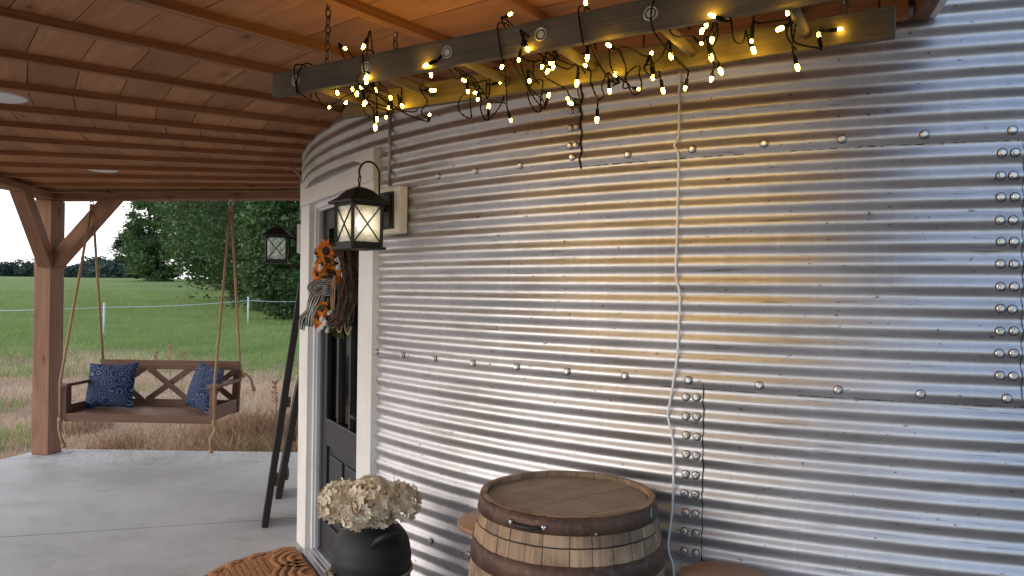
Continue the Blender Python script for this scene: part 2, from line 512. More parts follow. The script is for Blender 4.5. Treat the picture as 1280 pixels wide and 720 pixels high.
# ============================================================ SETTING: ground, slab
CX, CY, R = 2.627, 6.384, 4.277       # bin axis and radius
def wf(th, r, z=0.0):
    t = rad(th); return Vector((CX + r * math.sin(t), CY - r * math.cos(t), z))
def wn(th): t = rad(th); return Vector((math.sin(t), -math.cos(t), 0))
def wt(th): t = rad(th); return Vector((math.cos(t), math.sin(t), 0))

def gz(x, y):
    y = np.asarray(y, float); x = np.asarray(x, float)
    s = np.clip(y - 8.0, 0, None)
    up = np.where(s < 80, .0335 * s, 2.68 + (1 - np.exp(-(s - 80) / 25)) * .55 - np.clip(s - 130, 0, None) * .012)
    bump = .05 * np.sin(x * .31 + 1.3) * np.sin(y * .23) + .025 * np.sin(x * 1.1 + y * .7)
    return -.13 + up + bump * np.clip((np.abs(y - 6) - 3) / 6, 0, 1)

def mat_ground():
    a = N('field_ground'); co = a.coord('Object')
    sep = a.n('ShaderNodeSeparateXYZ'); a.l(co, sep.inputs[0])
    wob = a.noise(co, .35, 4, .6)
    e = a.math('ADD', sep.outputs[1], a.math('MULTIPLY', a.math('SUBTRACT', wob, .5), 7.0))
    e = a.math('ADD', e, a.math('MULTIPLY', sep.outputs[0], .10))
    edge = a.n('ShaderNodeMapRange'); edge.inputs[1].default_value = 13.4; edge.inputs[2].default_value = 17.2; a.l(e, edge.inputs[0])
    n1 = a.noise(co, 3.5, 6, .65); n2 = a.noise(co, 26, 5, .65); n3 = a.noise(co, .12, 4, .6)
    brown = a.mix(a.ramp(n1, [(.3, 0), (.7, 1)]), (.33, .235, .165), (.57, .43, .31))
    brown = a.mix(a.math('MULTIPLY', a.ramp(n2, [(.4, 0), (.7, 1)]), .5), brown, (.46, .36, .25))
    green = a.mix(a.ramp(n1, [(.3, 0), (.7, 1)]), (.155, .225, .070), (.245, .335, .115))
    green = a.mix(a.ramp(n3, [(.42, 0), (.62, .6)]), green, (.25, .32, .15))
    green = a.mix(a.math('MULTIPLY', a.ramp(n2, [(.45, 0), (.7, 1)]), .35), green, (.26, .33, .16))
    yard = a.n('ShaderNodeMapRange'); yard.inputs[1].default_value = 6.6; yard.inputs[2].default_value = 5.8; a.l(sep.outputs[1], yard.inputs[0])
    xr = a.n('ShaderNodeMapRange'); xr.inputs[1].default_value = -4.6; xr.inputs[2].default_value = -3.6; a.l(sep.outputs[0], xr.inputs[0])
    gravel = a.mix(a.ramp(n2, [(.3, 0), (.7, 1)]), (.055, .052, .058), (.125, .12, .13))
    a.set(a.mix(a.math('MULTIPLY', yard.outputs[0], xr.outputs[0]), a.mix(edge.outputs[0], brown, green), gravel), .95, 0, .1)
    a.bump(a.math('ADD', n1, n2), .9, .08)
    return a.m
M['ground'] = mat_ground()
xs = np.concatenate([np.linspace(-420, -42, 40), np.linspace(-40, 14, 110), np.linspace(16, 420, 40)])
ys = np.concatenate([np.linspace(-420, -12, 34), np.linspace(-10, 60, 141), np.linspace(62, 480, 120)])
XX, YY = np.meshgrid(xs, ys)
ZZ = gz(XX, YY)
nx, ny = len(xs), len(ys)
idx = np.arange(nx * ny).reshape(ny, nx)
Fq = np.stack([idx[:-1, :-1], idx[:-1, 1:], idx[1:, 1:], idx[1:, :-1]], -1).reshape(-1, 4)
tag(quick('ground', np.stack([XX, YY, ZZ], -1).reshape(-1, 3), Fq, M['ground'], smooth=True), kind='structure')

def poly_slab(name, pts, z0, z1, mat, kind='structure'):
    m = MB(); n = len(pts)
    V = [(x, y, z0) for x, y in pts] + [(x, y, z1) for x, y in pts]
    F = [list(range(n))[::-1], list(range(n, 2 * n))] + [[i, (i + 1) % n, n + (i + 1) % n, n + i] for i in range(n)]
    m.add(V, F)
    o = m.build(name, mat)
    return tag(o, kind=kind)
# the porch slab is poured in panels, with open control joints between them
j0, j1 = (-4.98, 4.46), (.2, 5.86)
def jx(t): return (j0[0] + (j1[0] - j0[0]) * t, j0[1] + (j1[1] - j0[1]) * t)
jn = Vector((-(j1[1] - j0[1]), j1[0] - j0[0])).normalized() * .007
poly_slab('patio_floor', [(j0[0] + jn.x, j0[1] + jn.y), (j1[0] + jn.x, j1[1] + jn.y), (.2, 7.53), (-4.76, 7.56), (-4.87, 7.08)], -.16, 0, M['concrete'])
poly_slab('patio_floor', [(j0[0] - jn.x, j0[1] - jn.y), (-4.95, 2.2), (-3.5, -.9), (-.2, -1.3), (.35, -.4), (1.28, 2.42), (.6, 5.0), (j1[0] - jn.x, j1[1] - jn.y)], -.16, 0, M['concrete'])

# ============================================================ GRAIN BIN
PITCH_C = 0.06775
AMP = .0066
ZS = [0.5507, 1.3637, 2.1767, 2.9897]     # bolted lap of each ring, on a crest
bin_ = thing('grain_bin', (CX, CY, 0), 'round grain bin of bolted corrugated galvanised steel that forms the curved wall', 'grain bin')
DTH0, DTH1, DZ = -68.9, -50.7, 2.31
def prof(z): return AMP * np.cos(2 * PI * (z - ZS[1]) / PITCH_C)
ring_edges = [(-.02, ZS[0] + .03), (ZS[0] - .027, ZS[1] + .03), (ZS[1] - .027, ZS[2] + .03), (ZS[2] - .027, ZS[3] + .03), (ZS[3] - .027, 3.80)]
# right-hand edge of one sheet in every ring (the sheets are 40 degrees wide)
ring_seam = [-9.0, -27.2, -14.6, -33.65, -20.0]
bolt_mb = MB()
bolt_mb.lathe([(0, -.002), (.0145, -.002), (.0145, .0008), (.012, .001)], 18, smooth=True, mat=1)
bolt_mb.lathe([(.0122, 0.0005), (.0126, .0016), (.0108, .0036), (.0088, .004)], 18, smooth=True)
for k in range(1):
    hexp = [(.0092 * math.cos(PI / 3 * i), .0092 * math.sin(PI / 3 * i)) for i in range(6)]
    V = [(x, y, .003) for x, y in hexp] + [(x, y, .0085) for x, y in hexp] + [(x * .8, y * .8, .0100) for x, y in hexp]
    F = [[i, (i + 1) % 6, 6 + (i + 1) % 6, 6 + i] for i in range(6)] + [[6 + i, 6 + (i + 1) % 6, 12 + (i + 1) % 6, 12 + i] for i in range(6)] + [[12, 13, 14, 15, 16, 17]]
    bolt_mb.add(V, F)
bolt_me = None
nb = 0
def bolt(th, z, rr):
    global bolt_me, nb
    n = wn(th)
    if bolt_me is None:
        o = bolt_mb.build('bolt', [M['steel'], M['seal']], bin_, off=(0, 0, 0)); bolt_me = o.data
    else:
        o = bpy.data.objects.new('bolt', bolt_me); col.objects.link(o); o.parent = bin_
    p = wf(th + random.uniform(-.04, .04), rr, z + random.uniform(-.0015, .0015))
    o.location = p - Vector((CX, CY, 0))
    q = n.to_track_quat('Z', 'Y').to_matrix() @ Matrix.Rotation(random.uniform(0, 6), 3, 'Z')
    o.rotation_euler = q.to_euler()
    nb += 1
    return o
for ri, (za, zb) in enumerate(ring_edges):
    nz = int(round((zb - za) / PITCH_C * 10))
    zz = np.linspace(za, zb, nz + 1)
    if ri < 3:   # door head as an exact grid line
        zz = np.unique(np.concatenate([zz, [DZ]])) if za < DZ < zb else zz
    for s in range(9):
        t1 = ring_seam[ri] + 40 * s
        t1 = (t1 + 180) % 360 - 180
        t0 = t1 - 40 - 1.0
        ths = np.linspace(t0, t1, 60)
        near = -118 < t1 and t0 < 40
        zz2 = zz if near else zz[::2]
        for e in (DTH0, DTH1):
            if t0 < e < t1: ths = np.unique(np.concatenate([ths, [e]]))
        T, Z = np.meshgrid(ths, zz2)
        # a sheet's right end lies over its neighbour, its left end under
        lift = .0009 * ri + .0016 * (T - t0) / (t1 - t0)
        lift = lift - .0010 * np.clip((t0 + 1.5 - T) / 1.5, 0, 1)
        wob = .0010 * np.sin(T * .9 + ri) * np.sin(Z * 3.1 + s)
        rr = R + prof(Z) + lift + wob
        # lower hem of the sheet: rolled slightly outwards
        V = np.stack([CX + rr * np.sin(np.radians(T)), CY - rr * np.cos(np.radians(T)), Z], -1).reshape(-1, 3)
        a, b = T.shape
        I = np.arange(a * b).reshape(a, b)
        Q = np.stack([I[:-1, :-1], I[:-1, 1:], I[1:, 1:], I[1:, :-1]], -1).reshape(-1, 4)
        tc = ((T[:-1, :-1] + T[1:, 1:]) / 2).ravel(); zc = ((Z[:-1, :-1] + Z[1:, 1:]) / 2).ravel()
        keep = ~((tc > DTH0) & (tc < DTH1) & (zc < DZ))
        Q = Q[keep]
        uv = np.stack([np.radians(T) * R, Z], -1).reshape(-1, 2)
        quick('wall_sheet', V, Q, M['galv'], bin_, smooth=True, uvs=uv, off=(CX, CY, 0))
dphi = math.degrees(.0555853)
for k in range(-1, 14):                               # lap between second and third ring
    th = math.degrees(-.87487) + dphi * k
    if k >= 0: bolt(th, ZS[1], R + AMP + .0035)
for k in range(0, 12):
    th = math.degrees(-.76291) + dphi * k
    if k != 3: bolt(th, ZS[2], R + AMP + .0045)
for k in range(0, 8): bolt(-47.12 + dphi * k, ZS[0], R + AMP + .003)
for j in range(12):
    z = ZS[1] - PITCH_C * (j + .55)
    for dt in (-.76, -.26): bolt(-27.2 + dt, ZS[1] - PITCH_C * (j + 1) + .01, R + AMP * .75 + .0035)
for j in range(11):
    for dt in (-.82, -.34): bolt(-14.6 + dt, ZS[2] - PITCH_C * (j + 1), R + AMP + .0045)
for j in range(3):
    for dt in (-.55, -.20): bolt(-33.65 + dt, ZS[2] + PITCH_C * (j + 1) - .012, R + AMP + .0055)
bolt(-34.05, ZS[2] + .012, R + AMP + .0055)
# black sealant squeezed out along laps
def sealant(pts, r):
    m = MB(); m.tube(pts, r, 6); m.build('seam_sealant', M['seal'], bin_)
def vseam(th, z0, z1, ri, rad_):
    n = int((z1 - z0) / .008); pts = []; rr = []
    for i in range(n + 1):
        z = z0 + (z1 - z0) * i / n
        pts.append(wf(th + .02 * math.sin(z * 37) + random.uniform(-.012, .012), R + float(prof(z)) + .0009 * ri + .0012, z)); rr.append(rad_ * random.uniform(.5, 1.35))
    sealant(pts, rr)
vseam(-33.63, ZS[2] - .035, ZS[2] + .30, 3, .0042)
vseam(-27.18, ZS[0], ZS[1] - .005, 1, .0018)
vseam(-14.58, ZS[1], ZS[2] - .02, 2, .0013)
def hseam(t0, t1, z, ri, r0, prob):
    th = t0
    while th < t1:
        L = random.uniform(.4, 2.2)
        if random.random() < prob:
            n = max(3, int(L / .12))
            pts = [wf(th + L * i / n, R + float(prof(z)) + .0009 * ri + .0006, z + random.uniform(-.0008, .0008)) for i in range(n + 1)]
            sealant(pts, [r0 * random.uniform(.35, 1.3) for _ in pts])
        th += L + random.uniform(.0, .5)
hseam(-33, -6, ZS[2] - .0275, 2, .0020, .8)
hseam(-48, -34, ZS[2] - .0275, 2, .0012, .45)
hseam(-52, -30, ZS[1] - .0275, 1, .0012, .5)
hseam(-30, -5, ZS[1] - .0275, 1, .0021, .92)
# conical roof above the porch line
m = MB()
m.lathe([(R + .02, 3.74), (R + .16, 3.70), (R + .16, 3.73), (1.2, 4.9), (.35, 5.2), (.35, 5.4), (0, 5.5)], 48, (CX, CY, 0), smooth=False)
m.build('bin_roof', M['galv'], bin_)

# ---- door set in the bin
A = wf(-50.2, R + .012); B = wf(-69.6, R + .001)
MD = (A + B) / 2
DE = (A - B).normalized()
DN = Vector((DE.y, -DE.x, 0))
if DN.dot(wn(-60)) < 0: DN = -DN
DW = (A - B).length
def dp(e, n, z): return MD + DE * e + DN * n + Vector((0, 0, z))
def dbox(m, e0, e1, n0, n1, z0, z1, mat=0):
    ec, zc = (e0 + e1) / 2, (z0 + z1) / 2
    if z1 - z0 > e1 - e0: m.beam(dp(ec, (n0 + n1) / 2, z0), dp(ec, (n0 + n1) / 2, z1), e1 - e0, n1 - n0, up=DN, mat=mat)
    else: m.beam(dp(e0, (n0 + n1) / 2, zc), dp(e1, (n0 + n1) / 2, zc), z1 - z0, n1 - n0, up=DN, mat=mat)
h = DW / 2; CW = .215; ZT = 2.365; HH = .155
def part(name, mat, parent, boxes, bevel=.003):
    m = MB()
    for b in boxes: dbox(m, *b)
    return m.build(name, mat, parent, bevel)
frame = part('door_frame', M['frame'], bin_, [
    (-h + CW - .02, -h + CW + .035, -.16, -.012, 0, ZT - HH), (h - CW - .035, h - CW + .02, -.16, -.012, 0, ZT - HH),
    (-h + CW + .035, h - CW - .035, -.16, -.012, ZT - HH - .035, ZT - HH + .02)])
part('door_stop', M['frame'], frame, [(-h + CW + .035, -h + CW + .048, -.05, -.028, .03, ZT - HH - .035), (-h + CW + .048, h - CW - .035, -.05, -.028, ZT - HH - .048, ZT - HH - .035)], .001)
part('casing', M['trim'], frame, [(h - CW, h, -.11, .022, 0, ZT - HH)])
part('casing', M['trim'], frame, [(-h, -h + CW, -.11, .022, 0, ZT - HH)])
part('casing', M['trim'], frame, [(-h - .004, h + .004, -.11, .026, ZT - HH + .001, ZT)])
part('threshold', M['alu'], bin_, [(-h + CW + .035, h - CW - .035, -.16, .05, 0.0, .022), (-h + CW + .035, h - CW - .035, -.13, -.03, .022, .034),
     (-h + CW + .035, h - CW - .035, -.018, -.008, .022, .027), (-h + CW + .035, h - CW - .035, .010, .020, .022, .027)], .002)
l = h - CW - .038
zt = ZT - HH - .038
st = .125
leaf = part('door', M['door'], bin_, [(-l, -l + st, -.108, -.062, .036, zt), (l - st, l, -.108, -.062, .036, zt),
     (-l + st, l - st, -.108, -.062, .036, .22), (-l + st, l - st, -.108, -.062, .70, .86), (-l + st, l - st, -.108, -.062, zt - .13, zt),
     (-l + st, l - st, -.100, -.078, .22, .70)], .004)
for e in (-.5, .5):
    part('door_panel', M['door'], leaf, [((-l + st + .05) if e < 0 else .03, -.03 if e < 0 else (l - st - .05), -.0785, -.066, .27, .65)], .009)
part('glazing_bead', M['door'], leaf, [(-l + st, l - st, -.066, -.052, .845, .872), (-l + st, -l + st + .02, -.066, -.052, .872, zt - .13), (l - st - .02, l - st, -.066, -.052, .872, zt - .13)], .004)
for i in (1, 2):
    e = -l + st + (2 * l - 2 * st) * i / 3
    part('glazing_bar', M['door'], leaf, [(e - .014, e + .014, -.10, -.060, .872, zt - .131)], .003)
part('pane', M['pane'], leaf, [(-l + st, l - st, -.088, -.084, .86, zt - .13)], 0)
m = MB(); hp = dp(l - .06, -.062, .98)
m.tube([hp, hp + DN * .05], .011, 10); m.tube([hp + DN * .05, hp + DN * .05 - DE * .10], .009, 10)
m.tube([hp - DN * .002, hp + DN * .008], .028, 16)
m.build('door_handle', M['black'], leaf)
# beige slats behind the glass, standing for upright streaks reflected in it
part('reflection_slats', simple('reflected_streak_beige', (.30, .27, .24), .9, 0, .2, 20), bin_, [(-.44 + .055 * k, -.405 + .055 * k, -.20 - .02 * (k % 2), -.185 - .02 * (k % 2), .3, 2.1) for k in range(16)], .004)

# ============================================================ PORCH
ZR, ZB = EYE + .908, EYE + .941          # underside of rafters / of the boards
porch = thing('porch_roof', (-4.6, 7.45, 0), 'reddish wooden porch roof with board ceiling, rafters and a Y-braced corner post', 'porch')
RA = [-33.2, -38.5, -43.6, -48.4, -53.8, -59.2, -64.4, -68.9, -73.7, -78.8, -83.8, -88.6, -93.2]
BEAM_TH = -103.1
RA = [-18.7, -23.3, -28.1] + RA + [BEAM_TH]
POST = Vector((-4.62, 7.37, 0))
RP = (Vector((POST.x - CX, POST.y - CY))).length
BEAM_TH = math.degrees(math.atan2(POST.x - CX, CY - POST.y))
if BEAM_TH > 0: BEAM_TH -= 360
# outer plate: polygon of posts
PTS = [POST, wf(-58, RP), wf(-18.7, RP)]
def outer_r(th):
    d = wn(th)
    best = None
    for p, q in ((PTS[0], PTS[1]), (PTS[1], PTS[2])):
        e = q - p
        # CX,CY + d*r = p + e*s
        det = d.x * -e.y + e.x * d.y
        if abs(det) < 1e-9: continue
        bx, by = p.x - CX, p.y - CY
        r_ = (bx * -e.y + e.x * by) / det
        s_2 = (d.x * by - d.y * bx) / det
        if -1e-3 <= s_2 <= 1 + 1e-3 and r_ > 0: best = r_
    return best or RP
cb = MB()
BWID = .19
for i in range(len(RA) - 1):
    ta, tb = RA[i + 1], RA[i]
    tm = (ta + tb) / 2
    off = random.uniform(0, BWID)
    half = math.tan(rad((tb - ta) / 2))
    n, t = wn(tm), wt(tm)
    r = R * .985 - off
    ro = max(outer_r(ta + .01), outer_r(tb - .01)) + .35
    while r < ro:
        r2 = r + BWID - .004
        if r2 > R - .02:
            q0 = max(r, R - .03)
            z0 = ZB + random.uniform(-.0012, .0012)
            V = []
            for rr, sgn in ((q0, -1), (q0, 1), (r2, 1), (r2, -1)):
                p = Vector((CX, CY, 0)) + n * rr + t * (sgn * rr * half * .995)
                V.append(p)
            V = [(p.x, p.y, z0) for p in V] + [(p.x, p.y, z0 + .02) for p in V]
            L = 2 * r2 * half
            ou = random.uniform(0, 60); ov = random.uniform(0, 60)
            wd = r2 - q0
            U0 = [(ou, ov), (ou + L, ov), (ou + L, ov + wd), (ou, ov + wd)]
            cb.add(V, [(0, 1, 2, 3), (7, 6, 5, 4), (0, 4, 5, 1), (1, 5, 6, 2), (2, 6, 7, 3), (3, 7, 4, 0)], [U0] * 6)
        r += BWID
cb.build('ceiling_boards', M['ceil'], porch)
m = MB()   # roofing over the boards, keeps the sky out
V = []; n_ = 40
for i in range(n_ + 1):
    th = BEAM_TH - .6 + (-18.3 - BEAM_TH + .6) * i / n_
    for rr, z in ((R - .01, ZB + .03), (max(outer_r(max(min(th, -18.8), BEAM_TH + .1)), 6) + .40, ZB + .03), (R - .01, ZB + .16), (max(outer_r(max(min(th, -18.8), BEAM_TH + .1)), 6) + .40, ZB + .10)):
        V.append(wf(th, rr, z))
F = []
for i in range(n_):
    a, b = i * 4, i * 4 + 4
    F += [(a, b, b + 1, a + 1), (a + 2, a + 3, b + 3, b + 2), (a + 1, b + 1, b + 3, a + 3), (a, a + 2, b + 2, b)]
F += [(0, 1, 3, 2), (n_ * 4, n_ * 4 + 2, n_ * 4 + 3, n_ * 4 + 1)]
m.add(V, F)
m.build('roofing', M['cedar'], porch)
for th in RA[1:-1]:
    m = MB()
    th2 = th + random.uniform(-.08, .08)
    m.beam(wf(th, R - .004, (ZR + ZB) / 2 + .002), wf(th2, outer_r(th) + .3, (ZR + ZB) / 2 + .002), .040, ZB - ZR + .004)
    m.build('rafter', M['rafter'], porch, .002)
# ledger board that follows the wall under the ceiling near the right end
m = MB()
a = -40.0
while a < -19.0:
    b = min(a + 5.0, -18.9)
    m.beam(wf(a, R + .035, ZR - .005), wf(b - .05, R + .035, ZR - .005), .038, .075)
    a = b
m.build('ledger_board', M['rafter'], porch, .003)
m = MB()   # end rafter, closes the porch on the right
m.beam(wf(-18.4, R + .002, ZR + .03), wf(-18.4, outer_r(-18.8) + .4, ZR + .03), .042, .14)
m.build('fascia', wood('fascia_wood', (.19, .085, .045), (.30, .15, .085), .6), porch, .003)
m = MB()
m.beam(wf(-17.95, R + .004, ZR + .06), wf(-17.95, outer_r(-18.8) + .4, ZR + .06), .022, .19)
m.build('fascia_lit_face', M['trim'], porch, .002)  # white board stands for daylight on the fascia's outer face
# beam and post
BZ0, BZ1 = EYE + .845, EYE + .915
def beam_piece(p, q, name, z0=BZ0, z1=BZ1, w=.15):
    m = MB(); m.beam(Vector((p.x, p.y, (z0 + z1) / 2)), Vector((q.x, q.y, (z0 + z1) / 2)), w, z1 - z0)
    return m.build(name, M['cedar'], porch, .006)
win = wf(BEAM_TH, R)
d0 = (win - POST).normalized()
beam_piece(POST - d0 * .10, win, 'beam')
d1 = (PTS[1] - POST).normalized()
beam_piece(POST + d1 * .09, PTS[1], 'beam', BZ0 + .003, BZ1 - .002)
d2 = (PTS[2] - PTS[1]).normalized()
beam_piece(PTS[1] + d2 * .05, PTS[2] + d2 * .3, 'beam')
def post(p, ang):
    m = MB(); m.beam(Vector((p.x, p.y, 0)), Vector((p.x, p.y, BZ0)), .185, .185, up=(math.cos(ang), math.sin(ang), 0))
    return m.build('post', M['cedar'], porch, .008)
ang0 = math.atan2(d0.y, d0.x)
post(POST, ang0)
post(PTS[1], ang0 + .6); post(PTS[2], ang0)
def brace(p, d, name='brace', hgt=.62, run=.60):
    m = MB()
    a = Vector((p.x, p.y, BZ0 - hgt)) + d * .07
    b = Vector((p.x, p.y, BZ0 + .045)) + d * (.07 + run + .035)
    m.beam(a, b, .125, .135, up=(0, 0, 1))
    m.build(name, M['cedar'], porch, .006)
brace(POST, d0); brace(POST, d1); brace(PTS[1], -d1)

# recessed ceiling lights
def ceiling_light(p, r, label):
    t = thing('ceiling_light', (p.x, p.y, ZB), label, 'ceiling light')
    m = MB(); m.lathe([(r, .0), (r, -.004), (r - .012, -.009), (r - .02, -.008)], 40, (p.x, p.y, ZB - .001)); m.build('trim_ring', M['whiteplastic'], t)
    m = MB(); m.lathe([(r - .018, -.0075), (r * .5, -.0085), (0, -.009)], 40, (p.x, p.y, ZB - .001)); m.build('diffuser', M['whiteplastic'], t)
    return t
UPV = Vector((0, 0, 1))
ceiling_light(on_plane(-2, 120, (0, 0, ZB), UPV), .125, 'larger unlit white round ceiling light cut by the left picture edge')
ceiling_light(on_plane(128, 212, (0, 0, ZB), UPV), .115, 'smaller looking unlit white round ceiling light farther off over the swing')

# ============================================================ WALL LANTERNS
def lantern(label, th, z, group='pair of wall lanterns beside the door'):
    # built at the origin: +x outwards from the wall, +y along it, z up; origin on the wall behind the back plate
    t = thing('wall_lantern', (0, 0, 0), label, 'wall lantern', group)
    m = MB(); m.box((.035, 0, 0), (.05, .21, .24)); m.build('mounting_block', M['cream'], t, .006)
    m = MB(); m.box((.066, 0, 0), (.012, .115, .19)); m.box((.075, 0, 0), (.008, .09, .165)); m.build('back_plate', M['black'], t, .003)
    m = MB()
    cx = .235
    pts = []
    for i in range(25):
        a = PI * i / 24
    # gooseneck: up from the plate, over and down to the ring of the roof
    pts = [Vector((.075, 0, .02)), Vector((.10, 0, .03)), Vector((.112, 0, .07)), Vector((.114, 0, .13))]
    for i in range(15):
        a = PI - PI * i / 14
        pts.append(Vector((.172 + .058 * math.cos(a), 0, .175 + .062 * math.sin(a))))
    pts.append(Vector((.228, 0, .165))); pts.append(Vector((.222, 0, .150)))
    m.tube(pts, .0052, 8)
    m.tube([Vector((.076, 0, .0)), Vector((.16, 0, .0 + .022))], .010, 8)
    m.build('arm', M['black'], t)
    m = MB()
    for cz, rr in ((.140, .016),):
        m.tube([Vector((.228, .0 + rr * .6 * math.cos(a), cz + rr * math.sin(a))) for a in np.linspace(0, 2 * PI, 14)[:-1]], .0034, 6, closed=True)
    m.tube([Vector((.228, 0, .098)), Vector((.228, 0, .128))], .006, 8)
    m.build('hanging_ring', M['black'], t)
    # roof: flared pyramid
    m = MB()
    V = []; F = []
    sec = [(.112, .018), (.112, .030), (.094, .040), (.078, .052), (.064, .070), (.046, .088), (.026, .098), (.012, .104)]
    for hw, z_ in sec:
        V += [(.228 + sx * hw, sy * hw, z_) for sx, sy in ((-1, -1), (1, -1), (1, 1), (-1, 1))]
    for i in range(len(sec) - 1):
        for k in range(4): F.append((i * 4 + k, i * 4 + (k + 1) % 4, i * 4 + 4 + (k + 1) % 4, i * 4 + 4 + k))
    F += [(3, 2, 1, 0), tuple(4 * (len(sec) - 1) + k for k in range(4))]
    m.add(V, F); m.build('lantern_roof', M['black'], t, .001)
    # cage
    m = MB(); hb = .080; zb, ztop = -.195, .020
    for sx, sy in ((-1, -1), (1, -1), (1, 1), (-1, 1)):
        m.beam((.228 + sx * hb, sy * hb, zb), (.228 + sx * (hb + .002), sy * (hb + .002), ztop), .014, .014)
    for zz_, hh in ((zb + .012, .024), (ztop - .008, .012)):
        for sx, sy in ((0, -1), (0, 1)): m.beam((.228 - hb + .007, sy * hb, zz_), (.228 + hb - .007, sy * hb, zz_), .011, hh)
        for sx in (-1, 1): m.beam((.228 + sx * hb, -hb + .007, zz_), (.228 + sx * hb, hb - .007, zz_), .011, hh)
    for s in (-1, 1):
        for a0, a1 in ((-1, 1), (1, -1)):
            o = .001 * a0
            m.beam((.228 + a0 * (hb - .007), s * (hb + .002 + o), zb + .024), (.228 + a1 * (hb - .007), s * (hb + .002 + o), ztop - .014), .0062, .005, up=(0, s, 0))
            m.beam((.228 + s * (hb + .002 + o), a0 * (hb - .007), zb + .024), (.228 + s * (hb + .002 + o), a1 * (hb - .007), ztop - .014), .0062, .005, up=(s, 0, 0))
    m.box((.228, 0, zb - .006), (.196, .196, .012))
    m.build('lantern_cage', M['black'], t)
    for s in (-1, 1):
        m = MB(); m.box((.228, s * (hb - .004), (zb + ztop) / 2 + .006), (.146, .003, ztop - zb - .034)); m.build('lantern_pane', M['seeded'], t)
        m = MB(); m.box((.228 + s * (hb - .004), 0, (zb + ztop) / 2 + .006), (.003, .146, ztop - zb - .034)); m.build('lantern_pane', M['seeded'], t)
    m = MB(); m.lathe([(0, zb + .03), (.014, zb + .03), (.014, zb + .075), (.010, zb + .08)], 14, (.228, 0, 0)); m.build('lamp_holder', M['cream'], t)
    m = MB(); m.lathe([(.009, zb + .079), (.017, zb + .10), (.016, zb + .12), (.006, zb + .145), (0, zb + .15)], 14, (.228, 0, 0)); m.build('lamp_bulb', M['addedglow'], t)
    return t
L1 = lantern('black wall lantern right of the door, on a cream block below a grey conduit', -50.4, 0)
L2 = copy_tree(L1)
for c_ in kids(L2):
    if c_.name.startswith('lamp_bulb'):
        c_.data = c_.data.copy(); c_.data.materials[0] = M['lampoff']
    if c_.name.startswith('lantern_pane'):
        c_.data = c_.data.copy(); c_.data.materials[0] = M['clearpane']
L2['label'] = 'black wall lantern on the far side of the door, seen against the trees'
for o, th, z in ((L1, -47.9, EYE + .372), (L2, -81.0, EYE + .38)):
    p = wf(th, R + .002, z)
    o.location = p
    o.scale = (.92, .92, .92)
    n = wn(th)
    o.rotation_euler = (0, 0, math.atan2(n.y, n.x))
# conduits
def conduit(pts, label):
    m = MB(); m.tube(pts, .0085, 10)
    o = m.build('conduit_pipe', M['pipe'])
    return tag(o, label, 'conduit', 'conduits feeding the wall lanterns')
conduit([wf(-48.65, R + .016, EYE + .50), wf(-48.65, R + .016, ZR - .02)], 'thin grey conduit rising from the near lantern to the ceiling')
conduit([wf(-77.0, R + .016, EYE + .50), wf(-77.0, R + .016, EYE + .80), wf(-77.2, R + .03, EYE + .84), wf(-77.8, R + .10, EYE + .90)], 'bent grey conduit rising from the far lantern to the ceiling')

# ============================================================ HANGING LADDER
LP0 = Vector((-.712, 2.436, EYE + .683)); LH = -.535
LD = Vector((math.cos(LH), math.sin(LH), 0)); LPp = Vector((-math.sin(LH), math.cos(LH), 0))
LWID = .335
def lp(k, wv, dz=0.0): return LP0 + LD * (.305 * k) + LPp * wv + Vector((0, 0, dz))
ladder = thing('wooden_ladder', lp(2.5, LWID / 2), 'old grey wooden ladder hung flat under the porch ceiling and wrapped in fairy lights', 'ladder')
for wv, k0, k1 in ((0, -.37, 6.0), (LWID, -.37, 5.68)):
    m = MB()
    m.beam(lp(k0, wv), lp(k1, wv), .027, .080)
    m.build('rail', M['ladder'], ladder, .004)
for k in range(0, 6):
    m = MB(); m.tube([lp(k, .014), lp(k, LWID * .5), lp(k, LWID - .014)], [.0135, .016, .0135], 12)
    rg = m.build('rung', M['ladder'], ladder)
    m = MB()
    c = lp(k, -.0135); 
    m.tube([c + (LD * math.cos(a) + Vector((0, 0, 1)) * math.sin(a)) * .0165 for a in np.linspace(0, 2 * PI, 25)[:-1]], .0026, 8, closed=True)
    m.tube([lp(k, -.015), lp(k, -.0138)], [.009, .012], 16)
    m.build('rung_ferrule', M['pipe'], rg)
def chain(p0, p1, label):
    t = thing('hanging_chain', p1, label, 'chain', 'chains holding the ladder')
    p0, p1 = Vector(p0), Vector(p1)
    n = max(3, int((p1 - p0).length / .026)); d = (p1 - p0) / n; ax = d.normalized(); a = ax.orthogonal().normalized(); b = ax.cross(a)
    for i in range(n):
        c = p0 + d * (i + .5); s = a if i % 2 else b
        m = MB()
        m.tube([c + ax * (.0175 * math.sin(q)) * (1 if True else 0) + s * (.0085 * math.cos(q)) for q in np.linspace(0, 2 * PI, 15)[:-1]], .0026, 6, closed=True)
        m.build('chain_link', M['chain'], t)
    m = MB(); m.tube([p0 + Vector((0, 0, .02)), p0, p0 + s * .006 - Vector((0, 0, .01))], .0026, 6); m.build('hook', M['steel'], t)
    return t
def up_to(p): return Vector((p.x, p.y, ZB - .015))
ca = lp(.42, .0, .03); chain(up_to(ca), ca, 'dark steel chain holding the left end of the ladder front rail')
ca = lp(.42, LWID, .04); chain(up_to(ca), ca, 'dark steel chain holding the left end of the ladder back rail')
ca = lp(5.3, LWID, .04); chain(up_to(ca), ca, 'dark steel chain holding the right end of the ladder back rail')

